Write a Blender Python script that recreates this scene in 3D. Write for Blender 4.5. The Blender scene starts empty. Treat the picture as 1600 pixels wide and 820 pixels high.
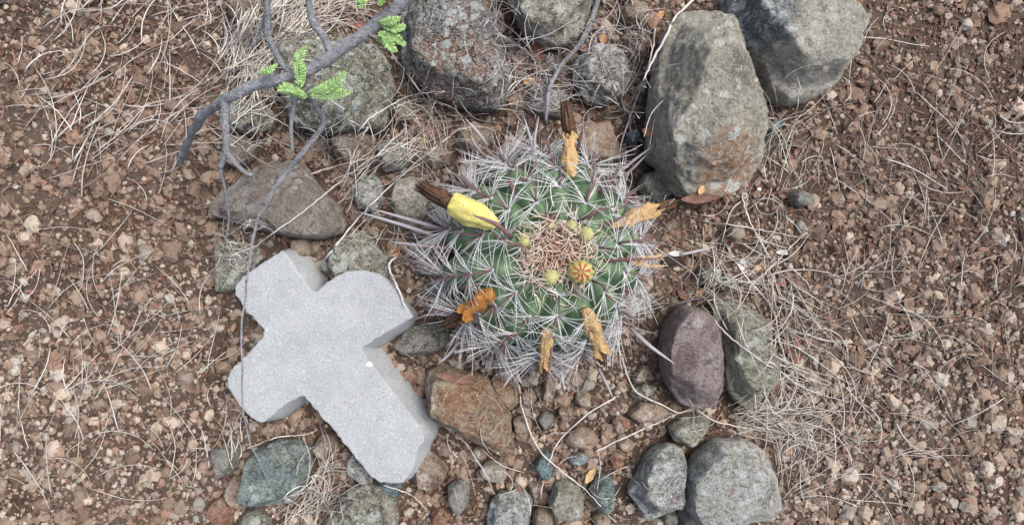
import bpy, bmesh, math, random
import numpy as np
from mathutils import Vector, noise
random.seed(7); np.random.seed(7)
C = bpy.context.scene.collection
SC = bpy.context.scene

# ---------------------------------------------------------------- camera, sky, sun, exposure
S = 0.0008                 # metres per unit; all shapes below are given in units of 0.8 mm
CAMH = 900.0               # camera height in units
cam = bpy.data.cameras.new("camera"); camo = bpy.data.objects.new("camera", cam); C.objects.link(camo)
camo.location = (0, 0, CAMH*S); camo.rotation_euler = (0, 0, 0)
cam.sensor_width = 36; cam.lens = 36*900/1600; cam.clip_start = 0.01; cam.clip_end = 100
SC.camera = camo
SUN_EL, SUN_AZ = 58.0, 62.0      # azimuth clockwise from +Y
w = bpy.data.worlds.new("World"); SC.world = w; w.use_nodes = True
nt = w.node_tree; bg = nt.nodes['Background']
sky = nt.nodes.new('ShaderNodeTexSky'); sky.sky_type = 'NISHITA'; sky.sun_disc = False
sky.sun_elevation = math.radians(SUN_EL); sky.sun_rotation = math.radians(SUN_AZ)
sky.dust_density = 5.0; sky.air_density = 1.0; sky.ozone_density = 1.0
hs = nt.nodes.new('ShaderNodeHueSaturation'); hs.inputs['Saturation'].default_value = 0.75     # hazy, whitened sky
nt.links.new(sky.outputs[0], hs.inputs['Color']); nt.links.new(hs.outputs[0], bg.inputs[0]); bg.inputs[1].default_value = 0.125
sl = bpy.data.lights.new("sun", 'SUN'); so = bpy.data.objects.new("sun", sl); C.objects.link(so)
sl.energy = 1.5; sl.angle = math.radians(32); sl.color = (1.0, 0.96, 0.9)
_el, _az = math.radians(SUN_EL), math.radians(SUN_AZ)
d = Vector((math.sin(_az)*math.cos(_el), math.cos(_az)*math.cos(_el), math.sin(_el)))
so.rotation_euler = d.to_track_quat('Z', 'Y').to_euler()
SC.view_settings.view_transform = 'Standard'; SC.view_settings.look = 'None'
SC.view_settings.exposure = 0.66; SC.view_settings.gamma = 1

# ---------------------------------------------------------------- helpers
def at(px, py, z=0.0):
    k = (CAMH - z)/900.0
    return ((px-800)*k, (410-py)*k, z)

def lin(c):
    return tuple((x/12.92 if x <= .04045 else ((x+.055)/1.055)**2.4) for x in c)
def rgb(h, sat=.86):       # '#aabbcc' surface colour
    h = h.lstrip('#'); c = [int(h[i:i+2], 16)/255 for i in (0, 2, 4)]; g = .3*c[0]+.59*c[1]+.11*c[2]
    return lin(tuple(g+(x-g)*sat for x in c))

class N:
    """tiny node builder"""
    def __init__(s, name):
        s.m = bpy.data.materials.new(name); s.m.use_nodes = True; s.t = s.m.node_tree
        s.b = s.t.nodes['Principled BSDF']; s.b.inputs['Specular IOR Level'].default_value = .25
        tc = s.t.nodes.new('ShaderNodeTexCoord'); mp = s.t.nodes.new('ShaderNodeVectorMath'); mp.operation = 'SCALE'
        s.t.links.new(tc.outputs['Object'], mp.inputs[0]); mp.inputs['Scale'].default_value = 1/S
        s.P = mp.outputs[0]
    def L(s, a, b): s.t.links.new(a, b)
    def put(s, sock, v):
        if isinstance(v, bpy.types.NodeSocket): s.L(v, sock)
        elif isinstance(v, (tuple, list)): sock.default_value = tuple(v)+((1,) if len(v) == 3 and sock.type == 'RGBA' else ())
        else: sock.default_value = v
    def offs(s, v, o):
        n = s.t.nodes.new('ShaderNodeVectorMath'); n.operation = 'ADD'; s.put(n.inputs[0], v); n.inputs[1].default_value = o; return n.outputs[0]
    def vmul(s, v, o):
        n = s.t.nodes.new('ShaderNodeVectorMath'); n.operation = 'MULTIPLY'; s.put(n.inputs[0], v); n.inputs[1].default_value = o; return n.outputs[0]
    def noise(s, scale, det=4, rough=.6, vec=None, dist=0):
        n = s.t.nodes.new('ShaderNodeTexNoise'); s.L(vec or s.P, n.inputs['Vector'])
        n.inputs['Scale'].default_value = scale; n.inputs['Detail'].default_value = det; n.inputs['Roughness'].default_value = rough
        n.inputs['Distortion'].default_value = dist; return n.outputs['Fac']
    def vor(s, scale, vec=None, feat='F1', out='Distance'):
        n = s.t.nodes.new('ShaderNodeTexVoronoi'); n.feature = feat; s.L(vec or s.P, n.inputs['Vector']); n.inputs['Scale'].default_value = scale
        return n.outputs[out]
    def rng(s, v, a, b, c=0, d=1, smooth=False):
        n = s.t.nodes.new('ShaderNodeMapRange'); n.interpolation_type = 'SMOOTHSTEP' if smooth else 'LINEAR'
        s.put(n.inputs[0], v)
        for i, x in enumerate((a, b, c, d)): n.inputs[i+1].default_value = x
        return n.outputs[0]
    def math(s, op, a, b=0.0):
        n = s.t.nodes.new('ShaderNodeMath'); n.operation = op; s.put(n.inputs[0], a); s.put(n.inputs[1], b); return n.outputs[0]
    def mix(s, f, a, b, mode='MIX'):
        n = s.t.nodes.new('ShaderNodeMix'); n.data_type = 'RGBA'; n.blend_type = mode
        s.put(n.inputs[0], f); s.put(n.inputs[6], a); s.put(n.inputs[7], b); return n.outputs[2]
    def ramp(s, f, stops):
        n = s.t.nodes.new('ShaderNodeValToRGB'); s.L(f, n.inputs[0]); e = n.color_ramp.elements
        while len(e) < len(stops): e.new(.5)
        for q, (p, c) in zip(e, stops): q.position = p; q.color = tuple(c)+(1,)
        return n.outputs[0]
    def attr(s, nm):
        n = s.t.nodes.new('ShaderNodeAttribute'); n.attribute_name = nm; return n.outputs['Fac']
    def bump(s, h, strength=.5, dist=2.0, nrm=None):
        n = s.t.nodes.new('ShaderNodeBump'); s.L(h, n.inputs['Height']); n.inputs['Strength'].default_value = strength
        n.inputs['Distance'].default_value = dist*S
        if nrm: s.L(nrm, n.inputs['Normal'])
        return n.outputs[0]
    def done(s, col, rough=.9, nrm=None):
        s.put(s.b.inputs['Base Color'], col); s.put(s.b.inputs['Roughness'], rough)
        if nrm: s.L(nrm, s.b.inputs['Normal'])
        return s.m

def mesh(name, V, F, mat, parent=None, loc=(0, 0, 0), smooth=False, attrs=None):
    """V in units relative to loc (units); loc relative to parent"""
    me = bpy.data.meshes.new(name)
    V = np.asarray(V, dtype=np.float64)*S
    me.from_pydata(V.tolist(), [], F if isinstance(F, list) else F.tolist())
    if smooth: me.polygons.foreach_set('use_smooth', [True]*len(me.polygons))
    if attrs is not None:
        a = me.attributes.new('tone', 'FLOAT', 'POINT'); a.data.foreach_set('value', np.asarray(attrs, dtype=np.float32))
    me.update()
    o = bpy.data.objects.new(name, me); C.objects.link(o); o.location = [q*S for q in loc]
    if mat: me.materials.append(mat)
    if parent: o.parent = parent
    return o
def tag(o, label=None, cat=None, group=None, kind=None):
    for k, v in (('label', label), ('category', cat), ('group', group), ('kind', kind)):
        if v: o[k] = v
    return o
def empty(name, loc):
    o = bpy.data.objects.new(name, None); C.objects.link(o); o.location = [q*S for q in loc]; o.empty_display_size = .01; return o

def fbm(p, o=4):
    return noise.fractal(Vector(p), 1.0, 2.0, o)

class MB:
    """mesh buffer"""
    def __init__(s): s.V = []; s.F = []; s.A = []; s.n = 0
    def add(s, V, F, tone=0.0):
        V = np.asarray(V); s.V.append(V); s.F += [tuple(i+s.n for i in f) for f in F]; s.n += len(V)
        s.A.append(np.full(len(V), tone) if np.isscalar(tone) else np.asarray(tone))
    def out(s, name, mat, parent=None, loc=(0, 0, 0), smooth=True, sub=True):
        if not s.V: return None
        V = np.concatenate(s.V)
        if sub: V = V-np.asarray(loc)
        return mesh(name, V, s.F, mat, parent, loc, smooth, np.concatenate(s.A))

def tube(P, R, n=3, cap=True, flat=1.0):
    P = np.asarray(P, float); m = len(P)
    R = np.full(m, R) if np.isscalar(R) else np.asarray(R, float)
    T = np.gradient(P, axis=0); T /= (np.linalg.norm(T, axis=1)[:, None]+1e-9)
    up = np.array([0, 0, 1.]); 
    if abs(T[:, 2]).mean() > .85: up = np.array([1., 0, 0])
    A = np.cross(T, up); A /= (np.linalg.norm(A, axis=1)[:, None]+1e-9); B = np.cross(A, T)
    th = np.arange(n)*2*math.pi/n
    V = P[:, None, :] + R[:, None, None]*(np.cos(th)[None, :, None]*A[:, None, :] + flat*np.sin(th)[None, :, None]*B[:, None, :])
    V = V.reshape(-1, 3); F = []
    for i in range(m-1):
        for j in range(n):
            k = (j+1) % n; F.append((i*n+j, i*n+k, (i+1)*n+k, (i+1)*n+j))
    if cap: F.append(tuple(range(n-1, -1, -1))); F.append(tuple((m-1)*n+j for j in range(n)))
    return V, F

def spline(P, n):
    """Catmull-Rom resample"""
    P = np.asarray(P, float)
    if len(P) < 3:
        t = np.linspace(0, 1, n)[:, None]; return P[0]*(1-t)+P[-1]*t
    Q = np.vstack([2*P[0]-P[1], P, 2*P[-1]-P[-2]]); out = []
    L = np.r_[0, np.cumsum(np.linalg.norm(np.diff(P, axis=0), axis=1))]
    for s in np.linspace(0, L[-1], n):
        i = min(np.searchsorted(L, s, side='right')-1, len(P)-2); t = (s-L[i])/(L[i+1]-L[i]+1e-9)
        a, b, c, d_ = Q[i], Q[i+1], Q[i+2], Q[i+3]
        out.append(.5*((2*b)+(c-a)*t+(2*a-5*b+4*c-d_)*t*t+(3*b-a-3*c+d_)*t**3))
    return np.array(out)

# ---- height map of everything solid laid down so far (4-unit cells)
GX0, GY0, GC = -1200.0, -800.0, 4.0
GNX, GNY = 601, 401
HM = np.zeros((GNY, GNX))
def hm_at(x, y):
    i = int(round((x-GX0)/GC)); j = int(round((y-GY0)/GC))
    return HM[min(max(j, 0), GNY-1), min(max(i, 0), GNX-1)]
def hm_add(V):
    i = np.clip(np.round((V[:, 0]-GX0)/GC).astype(int), 0, GNX-1); j = np.clip(np.round((V[:, 1]-GY0)/GC).astype(int), 0, GNY-1)
    np.maximum.at(HM, (j, i), V[:, 2])
def drape(pix, lift=1.5, n=14, wob=1.5, ends=None):
    """pixel path -> 3D path lying over what is there"""
    P2 = spline(np.array([(p[0], p[1], 0) for p in pix], float), n)
    out = []
    for px, py, _ in P2:
        z = 0
        for _k in range(3):
            x, y, _z = at(px, py, z); z = hm_at(x, y)
        out.append([x, y, z])
    out = np.array(out); z = out[:, 2].copy()
    for k in range(len(z)): out[k, 2] = z[max(0, k-1):k+2].max()
    zz = out[:, 2].copy()
    for _r in range(2): zz[1:-1] = np.maximum(zz[1:-1], (zz[:-2]+zz[2:])/2)
    out[:, 2] = zz+lift; sc = (CAMH-out[:, 2])/900
    out[:, 0] = (P2[:, 0]-800)*sc; out[:, 1] = (410-P2[:, 1])*sc
    out[:, :2] += np.random.uniform(-wob, wob, (len(out), 2))*.5
    return out

# ---------------------------------------------------------------- materials of the ground
def soil_mat():
    m = N('soil')
    a = m.noise(.012, 6, .6); b = m.noise(.09, 6, .7); c = m.noise(.5, 3, .7)
    base = m.mix(m.rng(a, .35, .65), rgb('#4b3b32'), rgb('#68564a'))
    base = m.mix(m.rng(b, .4, .7), base, rgb('#7a6454'))
    base = m.mix(m.rng(b, .45, .28), base, rgb('#3d2b24'))
    base = m.mix(m.rng(m.noise(.006, 4, .6), .46, .56, 0, .45), base, rgb('#84766a'))
    base = m.mix(m.rng(c, .3, .7, .0, .5), base, rgb('#4c3a31'))
    h = m.math('ADD', m.math('MULTIPLY', b, 3.0), c)
    return m.done(base, .95, m.bump(h, .8, 5))
def gravel_mat():
    m = N('gravel')
    t = m.attr('tone')
    col = m.ramp(t, [(0, rgb('#4f3b31')), (.15, rgb('#806b5c')), (.35, rgb('#9b8370')), (.5, rgb('#7a6c61')), (.65, rgb('#c4b29e')), (.78, rgb('#8c8c84')), (.88, rgb('#96705c')), (.95, rgb('#beb0a2')), (1, rgb('#b9b4ac'))])
    n = m.noise(.25, 4, .7)
    col = m.mix(m.rng(n, .35, .7, 0, .5), col, rgb('#8d7a68')); col = m.mix(m.rng(n, .45, .3, 0, .6), col, rgb('#46352c'))
    return m.done(col, .9, m.bump(m.noise(.5, 3, .6), .6, 1.5))
def straw_mat(name, cols, rough=.7):
    m = N(name); t = m.attr('tone')
    k = len(cols)
    col = m.ramp(t, [(i/(k-1), rgb(c)) for i, c in enumerate(cols)])
    col = m.mix(m.rng(m.noise(.12, 3), .35, .7, 0, .35), col, rgb('#6d5f55'))
    return m.done(col, rough)
SOIL = soil_mat(); GRAV = gravel_mat()
STRAW = straw_mat('dry_straw', ['#988b80', '#c6bcb0', '#ddd7cd', '#eeebe4', '#b3a69e'])
LITTER = straw_mat('litter', ['#4a342b', '#6d4a3c', '#8a6250', '#6a5a52', '#a07a60'])

# ---------------------------------------------------------------- ground
def build_ground():
    xs = GX0+np.arange(GNX)*GC; ys = GY0+np.arange(GNY)*GC
    H = np.zeros((GNY, GNX))
    for j, y in enumerate(ys):
        for i, x in enumerate(xs):
            H[j, i] = 7*noise.noise(Vector((x*.009, y*.009, 1))) + 3.0*noise.noise(Vector((x*.04, y*.04, 5))) + 2.4*noise.noise(Vector((x*.13, y*.13, 9)))
    H -= 2
    # beyond the detailed patch the ground runs on flat
    X, Y = np.meshgrid(xs, ys)
    V = np.stack([X, Y, H], -1).reshape(-1, 3)
    idx = np.arange(GNX*GNY).reshape(GNY, GNX)
    F = np.stack([idx[:-1, :-1], idx[:-1, 1:], idx[1:, 1:], idx[1:, :-1]], -1).reshape(-1, 4).tolist()
    # outer skirt to the horizon
    n0 = len(V); big = 60000.0
    ring_in = [idx[0, 0], idx[0, -1], idx[-1, -1], idx[-1, 0]]
    Vo = np.array([(-big, -big, -6), (big, -big, -6), (big, big, -6), (-big, big, -6)])
    V = np.vstack([V, Vo])
    sides = [list(idx[0, :]), list(idx[:, -1]), list(idx[-1, ::-1]), list(idx[::-1, 0])]
    for k, sd in enumerate(sides):
        a, b = n0+k, n0+(k+1) % 4
        half = len(sd)//2
        for q in range(len(sd)-1):
            F.append((a if q < half else b, int(sd[q+1]), int(sd[q]))[::1])
        F.append((a, b, int(sd[half])))
    o = mesh('ground', V, F, SOIL, smooth=True); o['kind'] = 'structure'
    o['label'] = 'reddish brown stony soil'
    return H
HM[:] = build_ground(); GROUND = HM.copy()

# ---------------------------------------------------------------- icospheres
def ico(n):
    bm = bmesh.new(); bmesh.ops.create_icosphere(bm, subdivisions=n, radius=1)
    V = np.array([v.co[:] for v in bm.verts]); F = [tuple(v.index for v in f.verts) for f in bm.faces]; bm.free(); return V, F
ICO = {k: ico(k) for k in (1, 2, 3, 4, 5, 6)}

# ---------------------------------------------------------------- rocks
_mi = [0]
def lighter(c, k):
    c = c.lstrip('#'); return '#'+''.join('%02x' % int(min(250, 255*(int(c[i:i+2], 16)/255)**k)) for i in (0, 2, 4))
def rock_mat(c1, c2, lich='#c9cdc4', la=.35, dark='#2e2a28', da=.5, warm=None, patches=(), fleck=.3, fl='#dfe3dd', rough=.92):
    m = N('rock_surface'); _mi[0] += 1; c1 = lighter(c1, .66); c2 = lighter(c2, .56); rgb = lambda h: globals()['rgb'](h, 1.15)
    o = (_mi[0]*137.1 % 900, _mi[0]*71.7 % 700, _mi[0]*31.3 % 500)
    P = m.offs(m.P, o)
    n1 = m.noise(.022, 6, .62, P, .6); n2 = m.noise(.10, 7, .72, P, .5); n3 = m.noise(.38, 4, .7, P); n4 = m.noise(.05, 5, .7, m.offs(P, (300, 0, 0)), 1.2)
    col = m.mix(m.rng(n1, .44, .56), rgb(c1), rgb(c2))
    if warm: col = m.mix(m.rng(n4, .50, .58, 0, .85), col, rgb(warm))
    col = m.mix(m.rng(n2, .49, .40, 0, .9), col, m.mix(.7, col, rgb(dark)))
    col = m.mix(m.rng(n3, .47, .60, .0, .45), col, m.mix(.5, col, rgb('#f0eade')))
    for (px, py, r, sx, ang, c, amt) in patches:      # own-coloured region of the stone
        v = m.offs(m.P, (-px, -py, 0)); vr = m.t.nodes.new('ShaderNodeVectorRotate'); vr.rotation_type = 'Z_AXIS'
        m.L(v, vr.inputs['Vector']); vr.inputs['Angle'].default_value = ang
        v = m.vmul(vr.outputs[0], (1/(r*sx), 1/r, 0)); ln = m.t.nodes.new('ShaderNodeVectorMath'); ln.operation = 'LENGTH'; m.L(v, ln.inputs[0])
        q = m.math('ADD', ln.outputs['Value'], m.rng(n4, .2, .8, -.55, .55))
        col = m.mix(m.math('MULTIPLY', m.rng(q, 1.15, .8), m.rng(n2, .25, .5, amt*.6, amt)), col, m.mix(m.rng(n3, .35, .65), rgb(c), m.mix(.35, rgb(c), rgb('#e0c0a0'))))
    n6 = m.noise(.075, 4, .6, m.offs(P, (7, 211, 40)), 1.0); n7 = m.noise(.06, 4, .65, m.offs(P, (170, 11, 4)), 1.2)
    col = m.mix(m.rng(n6, .52, .57, 0, .35+.35*la), col, rgb(lighter(lich, .9))); col = m.mix(m.rng(n7, .46, .41, 0, .35+.6*da), col, m.mix(.25, rgb(dark), col))
    # crustose lichen: roundish pale rosettes of two sizes
    vd = m.vor(.055, m.offs(P, (50, 20, 9))); n5 = m.noise(.2, 3, .6, P)
    ros = m.rng(m.math('ADD', vd, m.rng(n5, 0, 1, -.3, .3)), .40, .34)
    ros = m.math('MULTIPLY', ros, m.rng(n1, .60-.2*la, .62-.2*la))
    col = m.mix(m.math('MULTIPLY', ros, m.rng(n3, .42, .52, .6, 1)), col, rgb(lighter(lich, .42)))
    vd2 = m.vor(.16, P); l2 = m.rng(m.math('ADD', vd2, m.rng(n3, 0, 1, -.3, .3)), .36, .2)
    l2 = m.math('MULTIPLY', l2, m.rng(n2, .60-.15*la, .63-.15*la))
    col = m.mix(m.math('MULTIPLY', l2, .9), col, rgb(lighter(lich, .42)))
    f = m.noise(.28, 5, .75, m.vmul(P, (1, 1.6, 1)), .8)
    col = m.mix(m.rng(f, .635-.12*fleck, .665-.12*fleck, 0, .95), col, rgb(fl))
    d_ = m.noise(.2, 5, .75, m.offs(P, (90, 400, 0)), .6)
    col = m.mix(m.rng(d_, .46, .41, 0, da), col, rgb(dark))
    h = m.math('ADD', m.math('MULTIPLY', n2, 2.4), m.math('ADD', m.math('ADD', n3, f), m.math('MULTIPLY', l2, .3)))
    return m.done(col, rough, m.bump(h, 1.0, 6.5))

def rock(label, outline, h, mat, sub=4, chips=8, rough=.07, seed=0, flat=.5, box=.62, planes=(), cat='stone', group=None, z0=None, name='rock', tilt=(0, 0)):
    rs = random.Random(seed*31+7)
    O = np.array(outline, float); zc = .3*h if z0 is None else z0
    k = (CAMH-zc)/900; O = np.stack([(O[:, 0]-800)*k, (410-O[:, 1])*k], 1)
    x0, y0, x1, y1 = *O.min(0), *O.max(0)
    # area centroid
    a = cx = cy = 0
    for i in range(len(O)):
        p, q = O[i], O[(i+1) % len(O)]; cr = p[0]*q[1]-q[0]*p[1]; a += cr; cx += (p[0]+q[0])*cr; cy += (p[1]+q[1])*cr
    c = np.array([cx/(3*a), cy/(3*a)]); R = (O-c)*1.02
    th = np.linspace(-math.pi, math.pi, 361); rad = np.zeros(361)
    A = R; B = np.roll(R, -1, 0)
    for i, t in enumerate(th):
        dx, dy = math.cos(t), math.sin(t); E = B-A
        den = dx*E[:, 1]-dy*E[:, 0]; den[abs(den) < 1e-9] = 1e-9
        tt = (A[:, 0]*E[:, 1]-A[:, 1]*E[:, 0])/den; uu = (A[:, 0]*dy-A[:, 1]*dx)/den
        ok = (uu >= -1e-6) & (uu <= 1+1e-6) & (tt > 0); rad[i] = tt[ok].max() if ok.any() else rad[i-1]
    V, F = ICO[sub]; V = V.copy(); V00 = V.copy()
    size = rad.mean()
    pl = [((tilt[0]+rs.uniform(-.06, .06), tilt[1]+rs.uniform(-.06, .06), 1), flat)]
    for q in range(chips):
        ang = rs.uniform(0, 2*math.pi); nz = rs.uniform(.45, 1.5); pl.append(((math.cos(ang), math.sin(ang), nz), rs.uniform(.56, .84)))
    for q in planes: pl.append(q)
    for n_, dd in pl:
        n_ = np.array(n_, float); n_ /= np.linalg.norm(n_)
        s = V@n_; over = s > dd
        V[over] -= n_*((s[over]-dd)*.96)[:, None]
    wt = np.clip((abs(V00[:, 2])-.06)/.22, 0, 1)[:, None]; V = V00*(1-wt)+V*wt     # the widest girth keeps its outline
    rho = np.hypot(V[:, 0], V[:, 1]); t = np.arctan2(V[:, 1], V[:, 0]); rr = np.interp(t, th, rad)
    up = V[:, 2] > 0; zt = V[up, 2].max()
    rb = np.where(rho > 1e-6, np.power(rho, box), 0)
    X = np.cos(t)*rb*rr; Y = np.sin(t)*rb*rr
    Z = np.where(up, zc+(h-zc)*(V[:, 2]/zt), zc+(zc+.35*h+8)*V[:, 2])
    V2 = np.stack([X, Y, Z], 1)
    sd = seed*17.3
    am = rough*size*.8
    lo = np.array([fbm((p[0]/size*1.3+sd, p[1]/size*1.3, p[2]/size*1.3), 3) for p in V2])
    hi = np.array([fbm((p[0]*.09+sd, p[1]*.09, p[2]*.09+3), 4) for p in V2])
    nr = V2-np.array([0, 0, zc*.5]); nr /= (np.linalg.norm(nr, axis=1)[:, None]+1e-9)
    V2 += nr*(lo*am+np.sign(hi)*abs(hi)**.9*min(4.5, am*.9))[:, None]
    g = GROUND[min(max(int((c[1]-GY0)/GC), 0), GNY-1), min(max(int((c[0]-GX0)/GC), 0), GNX-1)]
    o = mesh(name, V2, F, mat, None, (c[0], c[1], 0), smooth=True)
    hm_add(V2+np.array([c[0], c[1], 0]))
    return tag(o, label, cat, group)

K = dict
M_dark = rock_mat('#4a4f52', '#6b5a54', '#b9bfbd', .6, '#26262a', .7, warm='#6d4b3e', fleck=.75, patches=[(-10, -55, 45, 1.9, -.35, '#7a5546', .85)])
M_bigR = rock_mat('#a39c8a', '#b3a994', '#ccd0c4', .5, '#6c6a62', .35, patches=[(22, -95, 42, 1.25, .9, '#b08a70', .95), (30, 40, 26, 1.4, -.7, '#77777a', .7)], fleck=.35)
M_olive = rock_mat('#7d7c6b', '#9a9788', '#c9cabd', .55, '#4b4a42', .6, fleck=.5)
M_grnl = rock_mat('#76765f', '#948a74', '#c2cabd', .7, '#33393a', .7, warm='#7c6b58', fleck=.5)
M_tan = rock_mat('#94806a', '#a8937c', '#cfc4ae', .2, '#6a5848', .4, fleck=.1)
M_greybr = rock_mat('#857d77', '#948c84', '#a8a49c', .05, '#645a54', .3, fleck=.0, warm='#9a8676')
M_slate = rock_mat('#5a7078', '#71838a', '#b5c4c4', .5, '#33444c', .5, fleck=.35)
M_topR = rock_mat('#b0ab9a', '#b9b29f', '#dadcd2', .6, '#77756b', .3, fleck=.5, patches=[(-72, 22, 60, .75, -.5, '#456c86', 1.0)])
M_purple = rock_mat('#7a6869', '#877674', '#a89a98', .0, '#544a4e', .25, fleck=.0, fl='#a89c9a', patches=[(-26, 8, 20, .8, .2, '#4c4850', .8)], rough=.85)
M_ol2 = rock_mat('#85826f', '#979584', '#b9c0ae', .5, '#555546', .5, fleck=.2)
M_blue = rock_mat('#5c7276', '#75857c', '#a9bab6', .45, '#3a474a', .5, warm='#7c8474', fleck=.25)
M_lich = rock_mat('#86908c', '#9ea59e', '#d2d9d4', .8, '#46504f', .6, warm='#857378', fleck=.8)
M_bigpale = rock_mat('#abb0aa', '#bfb9af', '#d2d6d2', .8, '#505858', .45, warm='#a5968c', fleck=.8)
M_orange = rock_mat('#8d7863', '#a28c72', '#c8b798', .35, '#5b4737', .5, warm='#a67858', fleck=.1, patches=[(-5, 30, 24, 1.5, -.6, '#a9795a', .55)])
M_brown = rock_mat('#7d6353', '#967c69', '#c2b09c', .2, '#4c3a30', .5, fleck=.15)
M_pink = rock_mat('#a8846d', '#b39682', '#d6c6b2', .2, '#7a5c4b', .4, fleck=.2)
M_red = rock_mat('#8f5d48', '#a06e55', '#c0a58e', .1, '#5e3c2f', .4, fleck=.05)
M_pale = rock_mat('#a29a8a', '#b4ab9a', '#dad5c4', .4, '#6f675a', .4, fleck=.3)
M_teal = rock_mat('#4f6b70', '#5e7a80', '#9cb4b4', .2, '#33484c', .4, fleck=.15)
M_darkst = rock_mat('#4b4a47', '#63605a', '#b4b4ac', .3, '#2a2826', .6, fleck=.55)
M_grey = rock_mat('#80807a', '#8f8d86', '#b9b9b0', .3, '#55534d', .5, fleck=.25)
M_whitel = rock_mat('#8b7a6d', '#a59a8e', '#dddfda', .8, '#2c3036', .7, fleck=.8, patches=[(-5, -28, 26, 1.5, .2, '#3c4248', .9)])

LARGE = [
 ('large dark rock mottled slate grey and rust brown behind the cactus', [(629,18),(632,58),(631,97),(635,117),(661,132),(676,149),(717,160),(746,170),(776,176),(787,164),(799,123),(787,73),(776,38),(740,9),(720,-30),(650,-40)], 95, M_dark, K(sub=5, planes=[((.1,-.8,.75), .72)])),
 ('olive grey boulder with pale lichen cut by the top edge right of the dark rock', [(787,-5),(805,26),(822,53),(855,73),(881,70),(904,50),(919,26),(925,-9),(905,-45),(850,-70),(800,-50)], 70, M_olive, K(sub=5)),
 ('grey green lichen covered rock under the thorny branch and its fern leaves', [(445,70),(461,60),(501,56),(544,66),(589,70),(606,94),(616,134),(610,172),(600,202),(571,205),(528,206),(490,202),(462,190),(448,150),(443,107)], 85, M_grnl, K(sub=5)),
 ('tan brown stone in the upper left corner among pale straw', [(355,3),(364,30),(394,38),(431,26),(439,-8),(420,-40),(370,-45),(350,-25)], 50, M_tan, K(sub=4)),
 ('broad smooth grey brown rock above the concrete cross at the left', [(330,322),(350,300),(380,278),(402,262),(428,252),(458,254),(479,264),(487,280),(506,299),(528,321),(540,350),(528,366),(501,374),(461,370),(428,363),(396,356),(361,344),(335,338)], 60, M_greybr, K(sub=5, chips=4, rough=.05)),
 ('lichen flecked brown grey rock tucked behind the top of the concrete cross', [(501,415),(514,393),(533,374),(552,361),(573,362),(589,385),(603,404),(610,420),(606,440),(560,450),(520,438)], 52, M_grnl, K()),
 ('largest boulder, pale grey with an orange tan face and lichen spots, right of the cactus', [(1060,28),(1084,27),(1113,28),(1134,44),(1151,70),(1169,99),(1183,137),(1192,175),(1189,205),(1188,246),(1176,268),(1159,290),(1137,302),(1093,308),(1063,300),(1049,283),(1039,263),(1015,245),(1019,205),(1021,158),(1028,97),(1037,53)], 150, M_bigR, K(sub=6, chips=5, z0=60, planes=[((.35,-.75,.75), .62), ((-1,.1,.55), .88)], rough=.05, flat=.66)),
 ('pale speckled boulder with a slate blue side in the upper right corner', [(1131,-5),(1136,26),(1148,53),(1172,85),(1190,105),(1204,140),(1230,158),(1255,156),(1298,138),(1325,60),(1290,-20),(1200,-45)], 110, M_topR, K(sub=5, z0=40)),
 ('smooth purple brown stone with a dark spot and rounded top, right of the cactus', [(1062,478),(1085,479),(1105,490),(1120,515),(1127,550),(1127,600),(1115,632),(1085,638),(1060,627),(1042,600),(1032,570),(1031,540),(1040,505)], 75, M_purple, K(sub=5, chips=4, rough=.03)),
 ('olive grey upright stone touching the right side of the purple brown stone', [(1115,472),(1150,467),(1180,490),(1200,520),(1207,560),(1200,600),(1180,632),(1165,638),(1145,622),(1132,590),(1128,540),(1114,505)], 60, M_ol2, K(sub=5, rough=.04)),
 ('grey angular stone crusted with white lichen beside the biggest pale stone at the bottom', [(1026,699),(1045,693),(1064,700),(1072,728),(1068,779),(1045,797),(1010,812),(997,788),(981,766),(997,741),(1010,712)], 60, M_lich, K(sub=5, rough=.05)),
 ('biggest pale lichen covered stone near the bottom right corner', [(1070,738),(1089,712),(1118,690),(1162,686),(1191,700),(1203,725),(1212,760),(1217,787),(1206,808),(1143,812),(1083,810),(1068,779)], 80, M_bigpale, K(sub=5, rough=.045, chips=5)),
 ('orange brown rock between the cross foot and the cactus', [(672,579),(691,570),(722,580),(760,589),(780,617),(797,645),(800,687),(803,702),(789,711),(770,702),(745,690),(719,680),(697,661),(673,640),(667,608)], 75, M_orange, K(sub=5, rough=.06, planes=[((.6,.6,.9), .7)])),
 ('dark grey stone with white flecks beneath the right arm of the cross', [(616,538),(636,513),(671,506),(700,512),(703,535),(680,550),(655,556),(630,553)], 32, M_darkst, K()),
 ('blue green stone with mottled top at the lower left of the cross', [(387,761),(393,729),(399,705),(429,690),(458,689),(485,702),(487,729),(476,761),(455,782),(420,788),(394,784)], 62, M_blue, K(sub=5, rough=.05)),
 ('pale brown lichen stone cut by the bottom edge below the cross foot', [(509,814),(528,788),(549,764),(571,755),(597,762),(616,782),(622,804),(618,835),(580,860),(520,850)], 58, M_grnl, K(sub=5)),
]
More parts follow.
